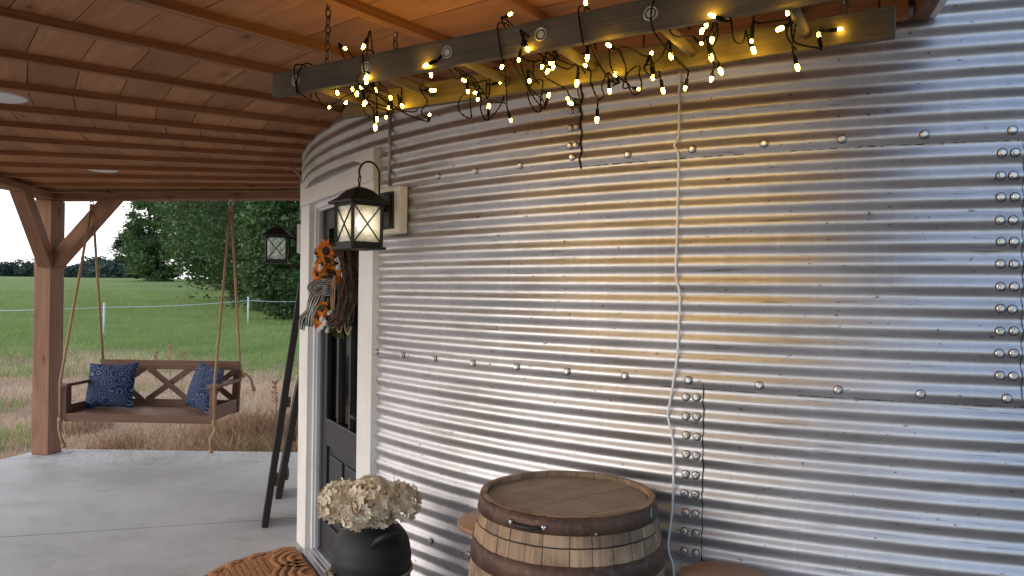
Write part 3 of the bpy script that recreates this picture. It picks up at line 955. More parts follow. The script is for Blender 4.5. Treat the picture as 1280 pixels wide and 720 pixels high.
# ============================================================ STRING LIGHTS
BP = [(639,17,.0),(432,61,.02),(454,59,.12),(532,82,-.025),(660,63,-.022),(648,77,-.02),(539,95,.05),(458,97,-.02),(459,103,-.02),(579,100,.08),
(451,108,.08),(441,113,.10),(446,118,.12),(422,117,.05),(433,127,.16),(412,134,.04),(469,113,.2),(488,121,.24),(456,129,.2),(486,136,.28),(503,133,.30),
(482,148,.25),(471,150,.2),(469,159,.18),(541,113,.2),(537,142,.22),(585,116,.2),(594,116,.26),(597,126,.22),(611,132,.28),(627,103,.29),(627,85,.1),
(662,102,.25),(639,152,.22),(677,85,.12),(684,90,.2),(690,79,.16),(691,86,.24),(686,118,.28),(709,123,.24),(713,129,.26),(732,3,.0),(889,19,-.03),(984,15,-.03),
(760,56,-.025),(734,73,.1),(731,81,.16),(769,92,.3),(721,104,.29),(762,115,.26),(746,150,.22),(815,65,.14),(839,70,.2),(816,98,.29),(800,112,.26),(829,114,.24),(856,112,.24),
(883,33,.06),(877,40,.08),(878,55,.18),(890,51,.2),(889,72,.26),(901,89,.27),(889,100,.25),(939,54,.2),(942,63,.28),(975,36,.14),(1023,41,.26),(1052,36,.31),(997,85,.24)]
lights = thing('string_lights', lp(2.5, LWID / 2, -.05), 'warm glowing fairy lights on dark twisted cable wound round the hanging ladder', 'string lights')
bulbs = []
for px, py, wv in BP:
    p = on_plane(px, py, lp(0, wv), LPp)
    bulbs.append((((p - LP0).dot(LD)) / .305, wv, p))
bulbs.sort(key=lambda b: b[0])
sock_me = glow_me = None
b0 = MB(); b0.lathe([(0, 0.012), (.0042, .012), (.0052, .004), (.0052, -.010), (.0040, -.012), (0, -.012)], 10)
g0 = MB(); g0.lathe([(.0036, -.010), (.0045, -.013), (.0048, -.020), (.0034, -.026), (0, -.0285)], 10)
anchors = []
cab = MB()
def strand(pts, rr=.0016):
    # two twisted wires along a smooth path
    P = [Vector(p) for p in pts]
    out_ = []
    n = len(P)
    for i in range(n - 1):
        a, b, c2, d = P[max(i - 1, 0)], P[i], P[i + 1], P[min(i + 2, n - 1)]
        m_ = max(2, int((c2 - b).length / .007))
        for k in range(m_):
            t = k / m_
            out_.append(.5 * ((2 * b) + (-a + c2) * t + (2 * a - 5 * b + 4 * c2 - d) * t * t + (-a + 3 * b - 3 * c2 + d) * t ** 3))
    out_.append(P[-1])
    w1, w2 = [], []
    L = 0
    for i, p in enumerate(out_):
        t = (out_[min(i + 1, len(out_) - 1)] - out_[max(i - 1, 0)])
        if t.length < 1e-7: t = Vector((1, 0, 0))
        t.normalize(); x = t.orthogonal().normalized(); y = t.cross(x)
        if i: L += (p - out_[i - 1]).length
        an = L / .030 * 2 * PI
        o = (x * math.cos(an) + y * math.sin(an)) * .0014
        w1.append(p + o); w2.append(p - o)
    cab.tube(w1, rr, 5); cab.tube(w2, rr, 5)
for i, (k, wv, p) in enumerate(bulbs):
    # tilt: most hang, some stick out sideways or up
    q = random.random()
    if q < .6: dirv = Vector((random.uniform(-.5, .5), random.uniform(-.5, .5), -1))
    elif q < .88: dirv = Vector((random.uniform(-1, 1), random.uniform(-1, .3), random.uniform(-.6, .3)))
    else: dirv = Vector((random.uniform(-.6, .6), random.uniform(-.6, .3), .8))
    dirv.normalize()
    rot = (-dirv).to_track_quat('Z', 'Y').to_euler()
    if sock_me is None:
        s = b0.build('bulb_socket', M['cable'], lights, off=(0, 0, 0)); sock_me = s.data
        g = g0.build('bulb', M['glow'], s, off=(0, 0, 0)); glow_me = g.data
    else:
        s = bpy.data.objects.new('bulb_socket', sock_me); col.objects.link(s); s.parent = lights
        g = bpy.data.objects.new('bulb', glow_me); col.objects.link(g); g.parent = s
    base = p - dirv * .021
    k_s = random.uniform(.75, 1.18); g.scale = (k_s, k_s, k_s)
    s.location = base - ROOTLOC[lights.name]; s.rotation_euler = rot
    anchors.append((k, wv, base - dirv * .012, dirv))
# the cable: from bulb to bulb with slack, some loops thrown over a rail
prev = None
path = []
for i, (k, wv, a, d) in enumerate(anchors):
    lead = a - d * .018 + Vector((0, 0, .006))
    strand([a, a - d * .008, lead], .0016)
    if prev is not None:
        gap = (lead - prev).length
        mid = (lead + prev) / 2
        sag = random.uniform(-.012, .03) * min(1.5, .5 + gap * 4)
        side = Vector((random.uniform(-.015, .015), random.uniform(-.02, .02), 0))
        if random.random() < .06 and gap > .05:
            top = mid.copy(); top.z = LP0.z + .048; wv_s = random.choice([0, LWID])
            kk = (mid - LP0).dot(LD) / .305
            t1 = lp(kk - .03, wv_s - .018, .043); t2 = lp(kk + .03, wv_s + .018, .043)
            e1 = lp(kk - .05, wv_s - .022, -.045); e2 = lp(kk + .05, wv_s + .022, -.045)
            path += [e1, t1, t2, e2]
        else:
            path += [prev.lerp(lead, .3) + side - Vector((0, 0, sag)), prev.lerp(lead, .7) - side - Vector((0, 0, sag * .8))]
    path.append(lead)
    prev = lead
strand(path)
# hanging loops seen below and above the ladder
for kk, wv, dz, hgt in ((1.75, .2, -.05, .085), (2.62, .18, -.05, .10), (3.6, .2, -.05, .08), (.45, .2, -.04, .05)):
    c = lp(kk, wv, dz)
    strand([c + LD * (.022 * math.sin(a) + random.uniform(-.004, .004)) + Vector((0, 0, -hgt * (.5 - .5 * math.cos(a)))) + LPp * (.015 * math.cos(a * 2)) for a in np.linspace(0, 2 * PI, 10)])
for kk in (.05, 1.02, 2.62, 3.42):
    strand([lp(kk, -.02, -.05), lp(kk - .03, -.022, .0), lp(kk - .05, -.019, .046), lp(kk - .03, .0, .056), lp(kk, .02, .045), lp(kk + .04, .03, -.05)])
# long low runs between the rails
cab.build('cable', M['cable'], lights)

# white supply cord down the wall
m = MB()
cp = [(850, 84), (850, 92), (850, 100), (849, 114), (849, 130), (848, 170), (843, 182), (848, 195), (847, 250), (846, 300), (845, 345), (850, 368), (849, 400), (847, 440), (843, 470), (838, 500), (835, 520), (841, 550), (842, 590), (840, 640), (836, 672), (836, 690), (842, 716)]
pts = []
for i, (px, py) in enumerate(cp):
    d = ray(px, py); rr = R + .012
    Aq = d.x ** 2 + d.y ** 2; Bq = -(d.x * CX + d.y * CY); Cq = CX * CX + CY * CY - rr * rr
    t = (-Bq - math.sqrt(Bq * Bq - Aq * Cq)) / Aq
    pts.append(EYEP + d * t)
pts.insert(0, lp(3.9, LWID, -.03)); 
pts.append(pts[-1] + Vector((.02, -.03, -.3)))
pts.append(Vector((pts[-1].x, pts[-1].y, .02)))
sm = []
for i in range(len(pts) - 1):
    a, b, c2, d = pts[max(i - 1, 0)], pts[i], pts[i + 1], pts[min(i + 2, len(pts) - 1)]
    for k in range(6):
        t = k / 6
        sm.append(.5 * ((2 * b) + (-a + c2) * t + (2 * a - 5 * b + 4 * c2 - d) * t * t + (-a + 3 * b - 3 * c2 + d) * t ** 3))
sm.append(pts[-1])
m.tube(sm, .0042, 8)
tag(m.build('power_cord', M['whitecord']), 'thin wavy white power cord hanging down the corrugated wall', 'power cord')

# ============================================================ WREATH
def dplane(px, py, e): return on_plane(px, py, dp(e, 0, 0), DE)
wr = thing('door_wreath', dp(0, -.05, 1.70), 'grapevine wreath with orange sunflowers, cotton and a striped ribbon on the black door', 'wreath')
WC = dp(.055, -.005, 1.70)
m = MB()
for j in range(80):
    a0 = random.uniform(0, 2 * PI); L = random.uniform(2.0, 5.5); r0 = .225 + random.uniform(-.035, .035); n0 = random.uniform(-.035, .045)
    pts = []
    for i in range(16):
        a = a0 + L * i / 15
        rr = r0 + random.uniform(.008, .022) * math.sin(a * (2 + j % 4) + j)
        pts.append(WC + DE * (rr * math.cos(a)) + UPV * (rr * math.sin(a)) + DN * (n0 + .014 * math.sin(a * 4 + j * 2)))
    m.tube(pts, random.uniform(.0014, .0034), 5)
m.build('twig_ring', simple('grapevine_twig', (.10, .055, .035), .8, 0, .4, 60), wr)
a_ = N('orange_petal'); M['petal'] = a_.set(a_.mix(a_.island(), (.55, .13, .012), (.85, .30, .03)), .6, 0, .2)
M['disc'] = simple('flower_disc_brown', (.04, .018, .01), .95, 0, .4, 90, .6)
M['greenleaf'] = simple('artificial_leaf_green', (.07, .085, .025), .6, 0, .35, 30)
M['cotton'] = simple('cotton_boll_white', (.70, .66, .62), .95, 0, .1, 60, .5)
def basis(n):
    n = n.normalized(); x = n.orthogonal().normalized(); return x, n.cross(x), n
def sunflower(c, n, r):
    r *= 1.15
    x, y, n = basis(n)
    m = MB()
    for ring, (cnt, r1, lift) in enumerate(((15, r, .10), (13, r * .85, .32))):
        for i in range(cnt):
            a = 2 * PI * (i + .5 * ring) / cnt + random.uniform(-.1, .1)
            d = x * math.cos(a) + y * math.sin(a); s_ = n.cross(d)
            rr = r1 * random.uniform(.85, 1.08); wd = r * .17
            b = c + d * r * .25
            m.add([b - s_ * wd * .5, b + s_ * wd * .5, b.lerp(c + d * rr, .55) + s_ * wd + n * rr * lift * .7, c + d * rr + n * rr * (lift - .1), b.lerp(c + d * rr, .55) - s_ * wd + n * rr * lift * .7], [(0, 1, 2, 3, 4)])
    o = m.build('sunflower', M['petal'], wr)
    m = MB()
    V = []; 
    pr = [(r * .34, 0), (r * .33, r * .10), (r * .22, r * .17), (0, r * .18)]
    ring = [[c + (x * math.cos(2 * PI * k / 14) + y * math.sin(2 * PI * k / 14)) * pr_[0] + n * pr_[1] for k in range(14)] for pr_ in pr]
    for i in range(3):
        for k in range(14): 
            k2 = (k + 1) % 14
            m.add([ring[i][k], ring[i][k2], ring[i + 1][k2], ring[i + 1][k]], [(0, 1, 2, 3)], smooth=True)
    m.build('flower_disc', M['disc'], o)
for px, py, e, r, nn in ((408, 314, .02, .066, .2), (397, 342, -.06, .05, .6), (415, 343, .02, .066, 0), (402, 331, -.02, .045, .4), (398, 352, -.08, .045, .5), (403, 386, -.02, .05, .5), (400, 397, -.06, .05, .3), (397, 404, -.1, .038, .5)):
    p = dplane(px, py, e)
    sunflower(p, DN * (.6 + nn) + DE * (.75 - nn) + Vector((0, 0, random.uniform(-.2, .3))) + Vector((0, -.35, 0)), r)
def blob(m, c, r, n=8):
    for i in range(4):
        d = Vector((random.uniform(-1, 1), random.uniform(-1, 1), random.uniform(-1, 1))).normalized() * r * .45
        m.lathe([(0, -r * .7), (r * .5, -r * .5), (r * .7, 0), (r * .5, r * .5), (0, r * .7)], n, c + d)
for px, py, e in ((393, 331, -.08), (401, 334, -.02), (423, 324, .12), (427, 329, .14), (424, 335, .10), (431, 333, .17), (429, 341, .14), (432, 347, .16), (404, 399, -.02), (403, 408, -.04), (407, 404, .0), (410, 412, .02), (401, 412, -.06), (412, 390, .05)):
    m = MB(); blob(m, dplane(px, py, e), .020); m.build('cotton_boll', M['cotton'], wr)
m = MB()
for px, py, e in ((417, 300, .06), (421, 304, .1), (402, 322, -.02), (414, 330, .05), (408, 335, .0), (424, 388, .1), (415, 410, .05), (411, 414, .02), (420, 413, .08), (398, 322, -.06), (412, 348, .02), (417, 303, .02), (409, 380, .02)):
    p = dplane(px, py, e)
    for j in range(3):
        d = Vector((random.uniform(-1, 1), random.uniform(-1, 1), random.uniform(-1, 1))).normalized(); s_ = d.orthogonal().normalized()
        L = random.uniform(.04, .075); wd = L * .28
        m.add([p, p + d * L * .5 + s_ * wd, p + d * L, p + d * L * .5 - s_ * wd], [(0, 1, 2, 3)])
m.build('leaf_sprays', M['greenleaf'], wr)
a_ = N('striped_ribbon'); uv_ = a_.coord('UV'); wv_ = a_.n('ShaderNodeTexWave', wave_type='BANDS', bands_direction='Y'); wv_.inputs['Scale'].default_value = 1.0
a_.l(a_.mapping(uv_, (1, .14, 1)), wv_.inputs[0]); M['ribbon'] = a_.set(a_.mix(a_.ramp(wv_.outputs[1], [(.45, 0), (.55, 1)]), (.03, .03, .03), (.62, .58, .52)), .8, 0, .2)
def ribbon(px_pts, e0, e1, wid):
    P = []
    for i, (px, py) in enumerate(px_pts):
        P.append(dplane(px, py, e0 + (e1 - e0) * i / (len(px_pts) - 1)))
    sm = []
    for i in range(len(P) - 1):
        a, b, c2, d = P[max(i - 1, 0)], P[i], P[i + 1], P[min(i + 2, len(P) - 1)]
        for k in range(8):
            t = k / 8; sm.append(.5 * ((2 * b) + (-a + c2) * t + (2 * a - 5 * b + 4 * c2 - d) * t * t + (-a + 3 * b - 3 * c2 + d) * t ** 3))
    sm.append(P[-1])
    m = MB(); V = []; F = []; U = []
    for i, p in enumerate(sm):
        t = (sm[min(i + 1, len(sm) - 1)] - sm[max(i - 1, 0)]).normalized()
        sd = (t.cross(Vector((0, 1, 0)))).normalized() * .8 + Vector((0, -.5, 0)) * math.sin(i * .35)
        for k in range(9): V.append(p + sd * wid * (k / 8 - .5) + Vector((0, -.004 * math.cos(k * 1.6), 0)))
    for i in range(len(sm) - 1):
        for k in range(8):
            F.append((i * 9 + k, i * 9 + k + 1, i * 9 + 10 + k, i * 9 + 9 + k)); U.append([(i * .1, k * 1.0), (i * .1, k + 1.0), (i * .1 + .1, k + 1.0), (i * .1 + .1, k * 1.0)])
    m.add(V, F, U, 0, True)
    o = m.build('ribbon_tail', M['ribbon'], wr)
    sol = o.modifiers.new('solid', 'SOLIDIFY'); sol.thickness = .001
ribbon([(408, 354), (400, 362), (391, 375), (386, 390), (379, 400), (377, 412)], 0, -.14, .06)
ribbon([(408, 356), (402, 366), (396, 380), (388, 392), (386, 408)], .02, -.10, .06)
ribbon([(406, 352), (396, 354), (389, 360), (397, 366), (407, 360)], .02, 0, .05)
ribbon([(407, 354), (414, 352), (416, 362), (410, 366), (404, 360)], .02, .04, .045)
# wooden script letters across the ring
m = MB()
scr = [(417, 349), (415, 362), (414, 380), (416, 398), (418, 378), (419, 350), (417.5, 347), (416, 370), (416, 396), (419, 402), (422, 412), (425, 415), (428, 408), (431, 392), (432, 385), (431, 398), (432, 412), (435, 418), (438, 413), (440, 408)]
P = [dplane(px, py, .02 + (px - 414) / 26 * .22) for px, py in scr]
sm = []
for i in range(len(P) - 1):
    a, b, c2, d = P[max(i - 1, 0)], P[i], P[i + 1], P[min(i + 2, len(P) - 1)]
    for k in range(6):
        t = k / 6; sm.append(.5 * ((2 * b) + (-a + c2) * t + (2 * a - 5 * b + 4 * c2 - d) * t * t + (-a + 3 * b - 3 * c2 + d) * t ** 3))
m.tube(sm, .0052, 6)
m.build('script_letters', simple('natural_plywood', (.42, .26, .15), .6, 0, .15, 20), wr)

# ============================================================ DOORMAT
def mat_coir():
    a = N('coir_doormat'); co = a.coord('Object')
    f = a.noise(co, 60, 5, .7); g = a.noise(co, 9, 4, .6)
    c = a.mix(a.ramp(f, [(.3, 0), (.7, 1)]), (.30, .125, .058), (.62, .31, .155))
    c = a.mix(a.math('MULTIPLY', a.ramp(g, [(.4, 0), (.7, 1)]), .35), c, (.45, .22, .12))
    a.set(c, .95, 0, .1); a.bump(f, .9, .012); return a.m
M['coir'] = mat_coir()
mat_t = thing('doormat', dp(0, .40, 0), 'half round rust coloured coir doormat with raised scalloped pattern at the threshold', 'doormat')
MC0 = dp(-.09, .07, 0)
def half_disc(rx, ry, z0, z1, n=40, wob=0.0):
    V = [MC0 + DE * (rx * math.cos(a)) + DN * (ry * math.sin(a)) for a in np.linspace(0, PI, n + 1)]
    k = len(V)
    return [(p.x, p.y, z0) for p in V] + [(p.x, p.y, z1) for p in V], [list(range(k)), list(range(k, 2 * k))[::-1]] + [[i, k + i, k + (i + 1) % k, (i + 1) % k] for i in range(k)]
m = MB(); V, F = half_disc(.50, .665, .002, .012); m.add(V, F); m.build('rubber_edge', M['seal'], mat_t)
m = MB(); V, F = half_disc(.485, .648, .0125, .024); m.add(V, F); m.build('coir_pad', M['coir'], mat_t, .003)
m = MB()
# raised coir relief: scalloped border, concentric fan arcs, ribs
def arc_strip(c, r0, r1, a0, a1, z0, z1, n=18):
    V = []; F = []
    for i in range(n + 1):
        a = a0 + (a1 - a0) * i / n
        d = DE * math.cos(a) + DN * math.sin(a)
        for rr, z in ((r0, z0), (r0 + .004, z1), (r1 - .004, z1), (r1, z0)):
            p = c + d * rr; V.append((p.x, p.y, z))
    for i in range(n):
        for k in range(3): F.append((i * 4 + k, i * 4 + k + 1, i * 4 + 5 + k, i * 4 + 4 + k))
    m.add(V, F, smooth=True)
for i in range(11):
    a = PI * (i + .5) / 11
    c = MC0 + DE * (.425 * math.cos(a)) + DN * (.575 * math.sin(a))
    dr = math.atan2(.575 * math.sin(a), .425 * math.cos(a))
    arc_strip(c, .012, .066, dr - 1.5, dr + 1.5, .0235, .0295)
for cc in (-.26, 0.0, .26):
    for r_ in (.045, .095, .145, .19):
        if abs(cc) > .1 and r_ > .15: continue
        arc_strip(MC0 + DE * cc + DN * .012, r_, r_ + .040, .02, PI - .02, .0235, .0295)
for i in range(9):
    q = .23 + .034 * i
    hw = .40 * math.sqrt(max(0.02, 1 - (q / .56) ** 2))
    a = MC0 + DN * q; 
    V = []
    for s_, e_ in ((0, -hw), (1, hw)):
        for dn, z in ((0, .0235), (.003, .0295), (.026, .0295), (.029, .0235)):
            p = a + DE * e_ + DN * dn; V.append((p.x, p.y, z))
    m.add(V, [(0, 4, 5, 1), (1, 5, 6, 2), (2, 6, 7, 3)])
m.build('raised_pattern', M['coir'], mat_t)

# ============================================================ MILK CAN + HYDRANGEAS
CP = Vector((-.575, 3.10, 0))
can = thing('milk_can', CP, 'matte black milk can with jute twine round its body beside the door', 'milk can')
m = MB()
m.lathe([(0, 0), (.155, 0), (.160, .01), (.163, .05), (.163, .535), (.166, .545), (.166, .563), (.163, .572), (.161, .592), (.154, .622), (.140, .650), (.122, .672), (.104, .687), (.094, .697), (.091, .712), (.094, .730), (.110, .745), (.114, .752), (.106, .754), (.088, .74), (.08, .68), (0, .66)], 56, CP)
body = m.build('can_body', M['can'], can)
for a in (rad(-55), rad(125)):
    d = Vector((math.cos(a), math.sin(a), 0)); s_ = Vector((-d.y, d.x, 0))
    m = MB()
    pts = [CP + d * .128 + s_ * -.055 + UPV * .640, CP + d * .165 + s_ * -.05 + UPV * .672, CP + d * .185 + s_ * -.03 + UPV * .690, CP + d * .19 + UPV * .696, CP + d * .185 + s_ * .03 + UPV * .690, CP + d * .165 + s_ * .05 + UPV * .672, CP + d * .128 + s_ * .055 + UPV * .640]
    m.tube(pts, [.012, .013, .0125, .012, .0125, .013, .012], 10)
    m.build('can_handle', M['can'], can)
m = MB()
for dz in (0, .008): m.tube([CP + Vector((.168 * math.cos(a), .168 * math.sin(a), .500 + dz + .004 * math.sin(3 * a))) for a in np.linspace(0, 2 * PI, 49)[:-1]], .0045, 6, closed=True)
kp = CP + Vector((.170 * math.cos(rad(215)), .170 * math.sin(rad(215)), .508))
kd = Vector((math.cos(rad(215)), math.sin(rad(215)), 0)); ks = Vector((-kd.y, kd.x, 0))
for s_ in (-1, 1):
    m.tube([kp, kp + kd * .012 + ks * s_ * .02 + UPV * .018, kp + kd * .014 + ks * s_ * .042 + UPV * .006, kp + kd * .010 + ks * s_ * .03 - UPV * .012, kp + kd * .006], .004, 6)
    m.tube([kp, kp + kd * .012 + ks * s_ * .012 - UPV * .03, kp + kd * .010 + ks * s_ * .022 - UPV * .07], .004, 6)
m.tube([kp - UPV * .008 + kd * .004, kp + UPV * .008 + kd * .004], .011, 8)
m.build('twine', M['twine'], can)

a_ = N('dried_hydrangea_petal'); r_ = a_.island(); M['hyd'] = None
c_h = a_.mix(r_, (.60, .48, .32), (.88, .80, .64)); c_h = a_.mix(a_.ramp(a_.noise(a_.coord('Object'), 22, 3), [(.5, 0), (.75, .55)]), c_h, (.46, .28, .16))
a_.set(c_h, .8, 0, .2); t_ = a_.n('ShaderNodeBsdfTranslucent'); a_.l(c_h, t_.inputs[0]); mx = a_.n('ShaderNodeMixShader'); mx.inputs[0].default_value = .22
a_.l(a_.b.outputs[0], mx.inputs[1]); a_.l(t_.outputs[0], mx.inputs[2]); a_.l(mx.outputs[0], a_.o.inputs[0]); M['hyd'] = a_.m
hyd = thing('dried_hydrangeas', CP + UPV * .63, 'bunch of cream dried hydrangea heads standing in the milk can', 'dried flowers')
def hyd_head(c, r):
    m = MB(); c = Vector(c)
    cnt = int(240 * (r / .1) ** 2)
    for i in range(cnt):
        zf = 1 - 2 * (i + .5) / cnt; an = i * 2.39996
        if zf < -.75: continue
        q = math.sqrt(1 - zf * zf)
        d = Vector((q * math.cos(an), q * math.sin(an), zf))
        p = c + Vector((d.x * r, d.y * r, d.z * r * .86)) * random.uniform(.86, 1.07)
        n = (d + Vector((random.gauss(0, .35), random.gauss(0, .35), random.gauss(0, .35)))).normalized()
        x, y, n = basis(n); ro = random.uniform(0, PI / 2); x, y = x * math.cos(ro) + y * math.sin(ro), y * math.cos(ro) - x * math.sin(ro)
        s = random.uniform(.0125, .0185)
        V = [p]; F = []
        for k in range(4):
            a = PI / 2 * k
            dd = x * math.cos(a) + y * math.sin(a); e = n.cross(dd)
            b = len(V); lift = random.uniform(.1, .55)
            V += [p + dd * s * .55 + e * s * .50 + n * s * lift * .6, p + dd * s * 1.05 + e * s * .28 + n * s * lift, p + dd * s * 1.08 - e * s * .25 + n * s * lift * .9, p + dd * s * .55 - e * s * .50 + n * s * lift * .5]
            F += [(0, b, b + 1, b + 2, b + 3)]
        m.add(V, F)
    return m.build('flower_head', M['hyd'], hyd)
for px, py, Y, r in ((428, 628, 3.02, .094), (466, 623, 2.99, .090), (498, 628, 3.06, .088), (462, 618, 3.19, .085), (447, 646, 2.97, .062), (474, 643, 3.0, .060)):
    hyd_head(at_depth(px, py, Y), r)
for px, py, Y in ((428, 628, 3.02), (466, 623, 2.99), (499, 622, 3.10), (462, 618, 3.19)):
    m = MB(); p = at_depth(px, py, Y); m.tube([CP + UPV * .635 + (p - CP) * .05 - Vector((0, 0, (p.z) * .05)), CP.lerp(Vector((p.x, p.y, 0)), .3) + UPV * .74, p], .004, 6); m.build('flower_stem', M['greenleaf'], hyd)
m = MB(); p0 = at_depth(490, 612, 3.2); m.tube([p0, p0 + Vector((.01, 0, .05)), p0 + Vector((-.005, .0, .10))], [.0012, .001, .0006], 5); m.build('grass_stalk', M['greenleaf'], hyd)

# ============================================================ BARREL
BC = Vector((.190, 2.42, 0)); BT = EYE - .652
bar = thing('oak_barrel', BC, 'old oak barrel with rusty iron hoops and a black lid handle', 'barrel')
def br(z):
    q = (z - BT / 2) / (BT / 2); return .331 - .051 * abs(q) ** 2.0
NS = 30
stv = MB()
edges = []
a = 0
wds = [random.uniform(.7, 1.3) for _ in range(NS)]; tw = sum(wds)
def stave_set(z0, z1, m):
    a = .1
    for i in range(NS):
        da = wds[i] / tw * 2 * PI
        g = .0035
        nz = max(2, int((z1 - z0) / .03)); na = 4
        V = []; F = []; U = []
        ou, ov = random.uniform(0, 40), random.uniform(0, 40)
        zs = [z0 + (z1 - z0) * k / nz for k in range(nz + 1)]
        sp = random.uniform(-.0012, .0012)
        for z in zs:
            for k in range(na + 1):
                an = a + g + (da - 2 * g) * k / na
                rr = br(z) + sp - (.002 if k in (0, na) else 0)
                V.append(BC + Vector((rr * math.cos(an), rr * math.sin(an), z)))
        for z in (z1, z0):       # inner edge
            for k in range(na + 1):
                an = a + g + (da - 2 * g) * k / na
                rr = br(z) - .017
                V.append(BC + Vector((rr * math.cos(an), rr * math.sin(an), z)))
        c = na + 1
        for j in range(nz):
            for k in range(na):
                F.append((j * c + k, j * c + k + 1, (j + 1) * c + k + 1, (j + 1) * c + k)); U.append([(ou + zs[j], ov + k * .015), (ou + zs[j], ov + k * .015 + .015), (ou + zs[j + 1], ov + k * .015 + .015), (ou + zs[j + 1], ov + k * .015)])
        t0 = nz * c; t1 = (nz + 1) * c; t2 = t1 + c
        for k in range(na):
            for A_, B_ in ((t0, t1), (t1, t2), (t2, 0)):
                F.append((A_ + k, A_ + k + 1, B_ + k + 1, B_ + k)); U.append([(ou, ov), (ou, ov + .015), (ou + .02, ov + .015), (ou + .02, ov)])
        for k in (0, na):
            F.append([j * c + k for j in range(nz + 1)] + [t1 + k, t2 + k]); U.append([(ou, ov)] * (nz + 3))
        m.add(V, F, U)
        a += da
m = MB(); stave_set(.0, BT - .090, m); m.build('staves', M['stave'], bar)
m = MB(); stave_set(BT - .085, BT, m); lid = m.build('lid_staves', M['stave'], bar)
m = MB()   # head boards
rh = br(BT) - .018; nbd = 7; yy = -rh; bd = Vector((math.cos(rad(38)), math.sin(rad(38)), 0)); bs = Vector((-bd.y, bd.x, 0))
wb = [random.uniform(.8, 1.2) for _ in range(nbd)]; sw = sum(wb)
for i in range(nbd):
    y0 = yy; y1 = yy + wb[i] / sw * 2 * rh; yy = y1
    y0 += .0012; y1 -= .0012
    Vt = []; 
    ysmp = np.linspace(y0, y1, 8)
    right = [(math.sqrt(max(0, rh * rh - y * y)), y) for y in ysmp]; left = [(-x, y) for x, y in right[::-1]]
    pl = right + left
    zt_ = BT - .017 + random.uniform(-.0008, .0008)
    n_ = len(pl)
    V = [BC + bd * x + bs * y + UPV * zt_ for x, y in pl] + [BC + bd * x + bs * y + UPV * (zt_ - .02) for x, y in pl]
    ou, ov = random.uniform(0, 40), random.uniform(0, 40)
    m.add(V, [list(range(n_))] + [[k, n_ + k, n_ + (k + 1) % n_, (k + 1) % n_] for k in range(n_)], [[(ou + x, ov + y) for x, y in pl]] + [[(ou, ov)] * 4 for k in range(n_)])
m.build('barrel_head', M['head'], bar)
m = MB(); m.lathe([(br(BT - .0875) - .004, BT - .092), (br(BT - .0875) - .004, BT - .083)], 48, BC); m.build('lid_gap', M['seal'], bar)
def hoop(z0, z1):
    m = MB()
    m.lathe([(br(z0) + .0005, z0), (br(z0) + .0045, z0 + .001), (br((z0 + z1) / 2) + .0050, (z0 + z1) / 2), (br(z1) + .0045, z1 - .001), (br(z1) - .001, z1)], 72, BC)
    o = m.build('hoop', M['rust'], bar)
    return o
h1 = hoop(BT - .052, BT - .001); h2 = hoop(BT - .200, BT - .136); hoop(BT - .36, BT - .30); hoop(.30, .36); hoop(.135, .20); hoop(.001, .052)
def rivet(an, z, r, par):
    d = Vector((math.cos(an), math.sin(an), 0)); c = BC + d * (br(z) + .0045) + UPV * z
    m = MB(); m.tube([c, c + d * .003], [r, r * .7], 10); m.build('rivet', M['steel'], par)
rivet(rad(-78), BT - .046, .0045, h1); rivet(rad(-76), BT - .168, .0045, h2); rivet(rad(-10), BT - .03, .005, h1)
# handle on the lid
def hang(px, py, z):
    # angle of the point on the hoop that is seen at this picture x
    d = ray(px, py); rr = br(z) + .005
    Aq = d.x ** 2 + d.y ** 2; Bq = -(d.x * BC.x + d.y * BC.y); Cq = BC.x ** 2 + BC.y ** 2 - rr * rr
    t = (-Bq - math.sqrt(max(0, Bq * Bq - Aq * Cq))) / Aq
    return math.atan2(d.y * t - BC.y, d.x * t - BC.x)
a0, a1 = hang(640, 652, BT - .03), hang(680, 656, BT - .03)
hz = BT - .031
m = MB(); pts = []
for i in range(13):
    t = i / 12; an = a0 + (a1 - a0) * t; d = Vector((math.cos(an), math.sin(an), 0))
    pts.append(BC + d * (br(hz) + .007 + .016 * math.sin(PI * t) ** .6) + UPV * (hz - .003 * math.sin(PI * t)))
m.tube(pts, [.0045 + .002 * math.sin(PI * i / 12) for i in range(13)], 10)
hd = m.build('lid_handle', M['black'], bar)
for an in (a0, a1):
    d = Vector((math.cos(an), math.sin(an), 0)); c = BC + d * (br(hz) + .006) + UPV * hz
    m = MB(); m.tube([c, c + d * .005, c + d * .009], [.0085, .0085, .004], 14); m.build('screw', M['chrome'], hd)
an = hang(814, 640, BT - .03); d = Vector((math.cos(an), math.sin(an), 0)); s_ = Vector((-d.y, d.x, 0))
m = MB(); zq = BT - .027; c = BC + d * (br(zq) + .0056) + UPV * zq
m.beam(c - UPV * .020, c + UPV * .022, .008, .0008, up=d); m.build('paint_mark', simple('turquoise_paint', (.10, .42, .42), .6, 0, .3, 90), h1)

# ============================================================ STOOLS
def stool(label):
    t = thing('bar_stool', (0, 0, 0), label, 'stool', 'wooden stools by the barrel')
    m = MB(); m.lathe([(0, .775), (.13, .775), (.142, .779), (.146, .787), (.146, .796), (.141, .803), (0, .805)], 48)
    V = list(m.V); m.U = [[(V[k][0], V[k][1] * 1.0) for k in f] for f in m.F]
    m.build('seat', M['stool'], t)
    for k in range(4):
        a = PI / 4 + PI / 2 * k
        m = MB(); m.tube([(.085 * math.cos(a), .085 * math.sin(a), .776), (.118 * math.cos(a), .118 * math.sin(a), 0)], [.014, .012], 10); m.build('leg', M['black'], t)
    m = MB(); m.tube([(.106 * math.cos(a), .106 * math.sin(a), .28) for a in np.linspace(0, 2 * PI, 33)[:-1]], .007, 8, closed=True); m.build('footrest', M['black'], t)
    return t
S1 = stool('round wooden stool half hidden to the left of the barrel, against the wall')
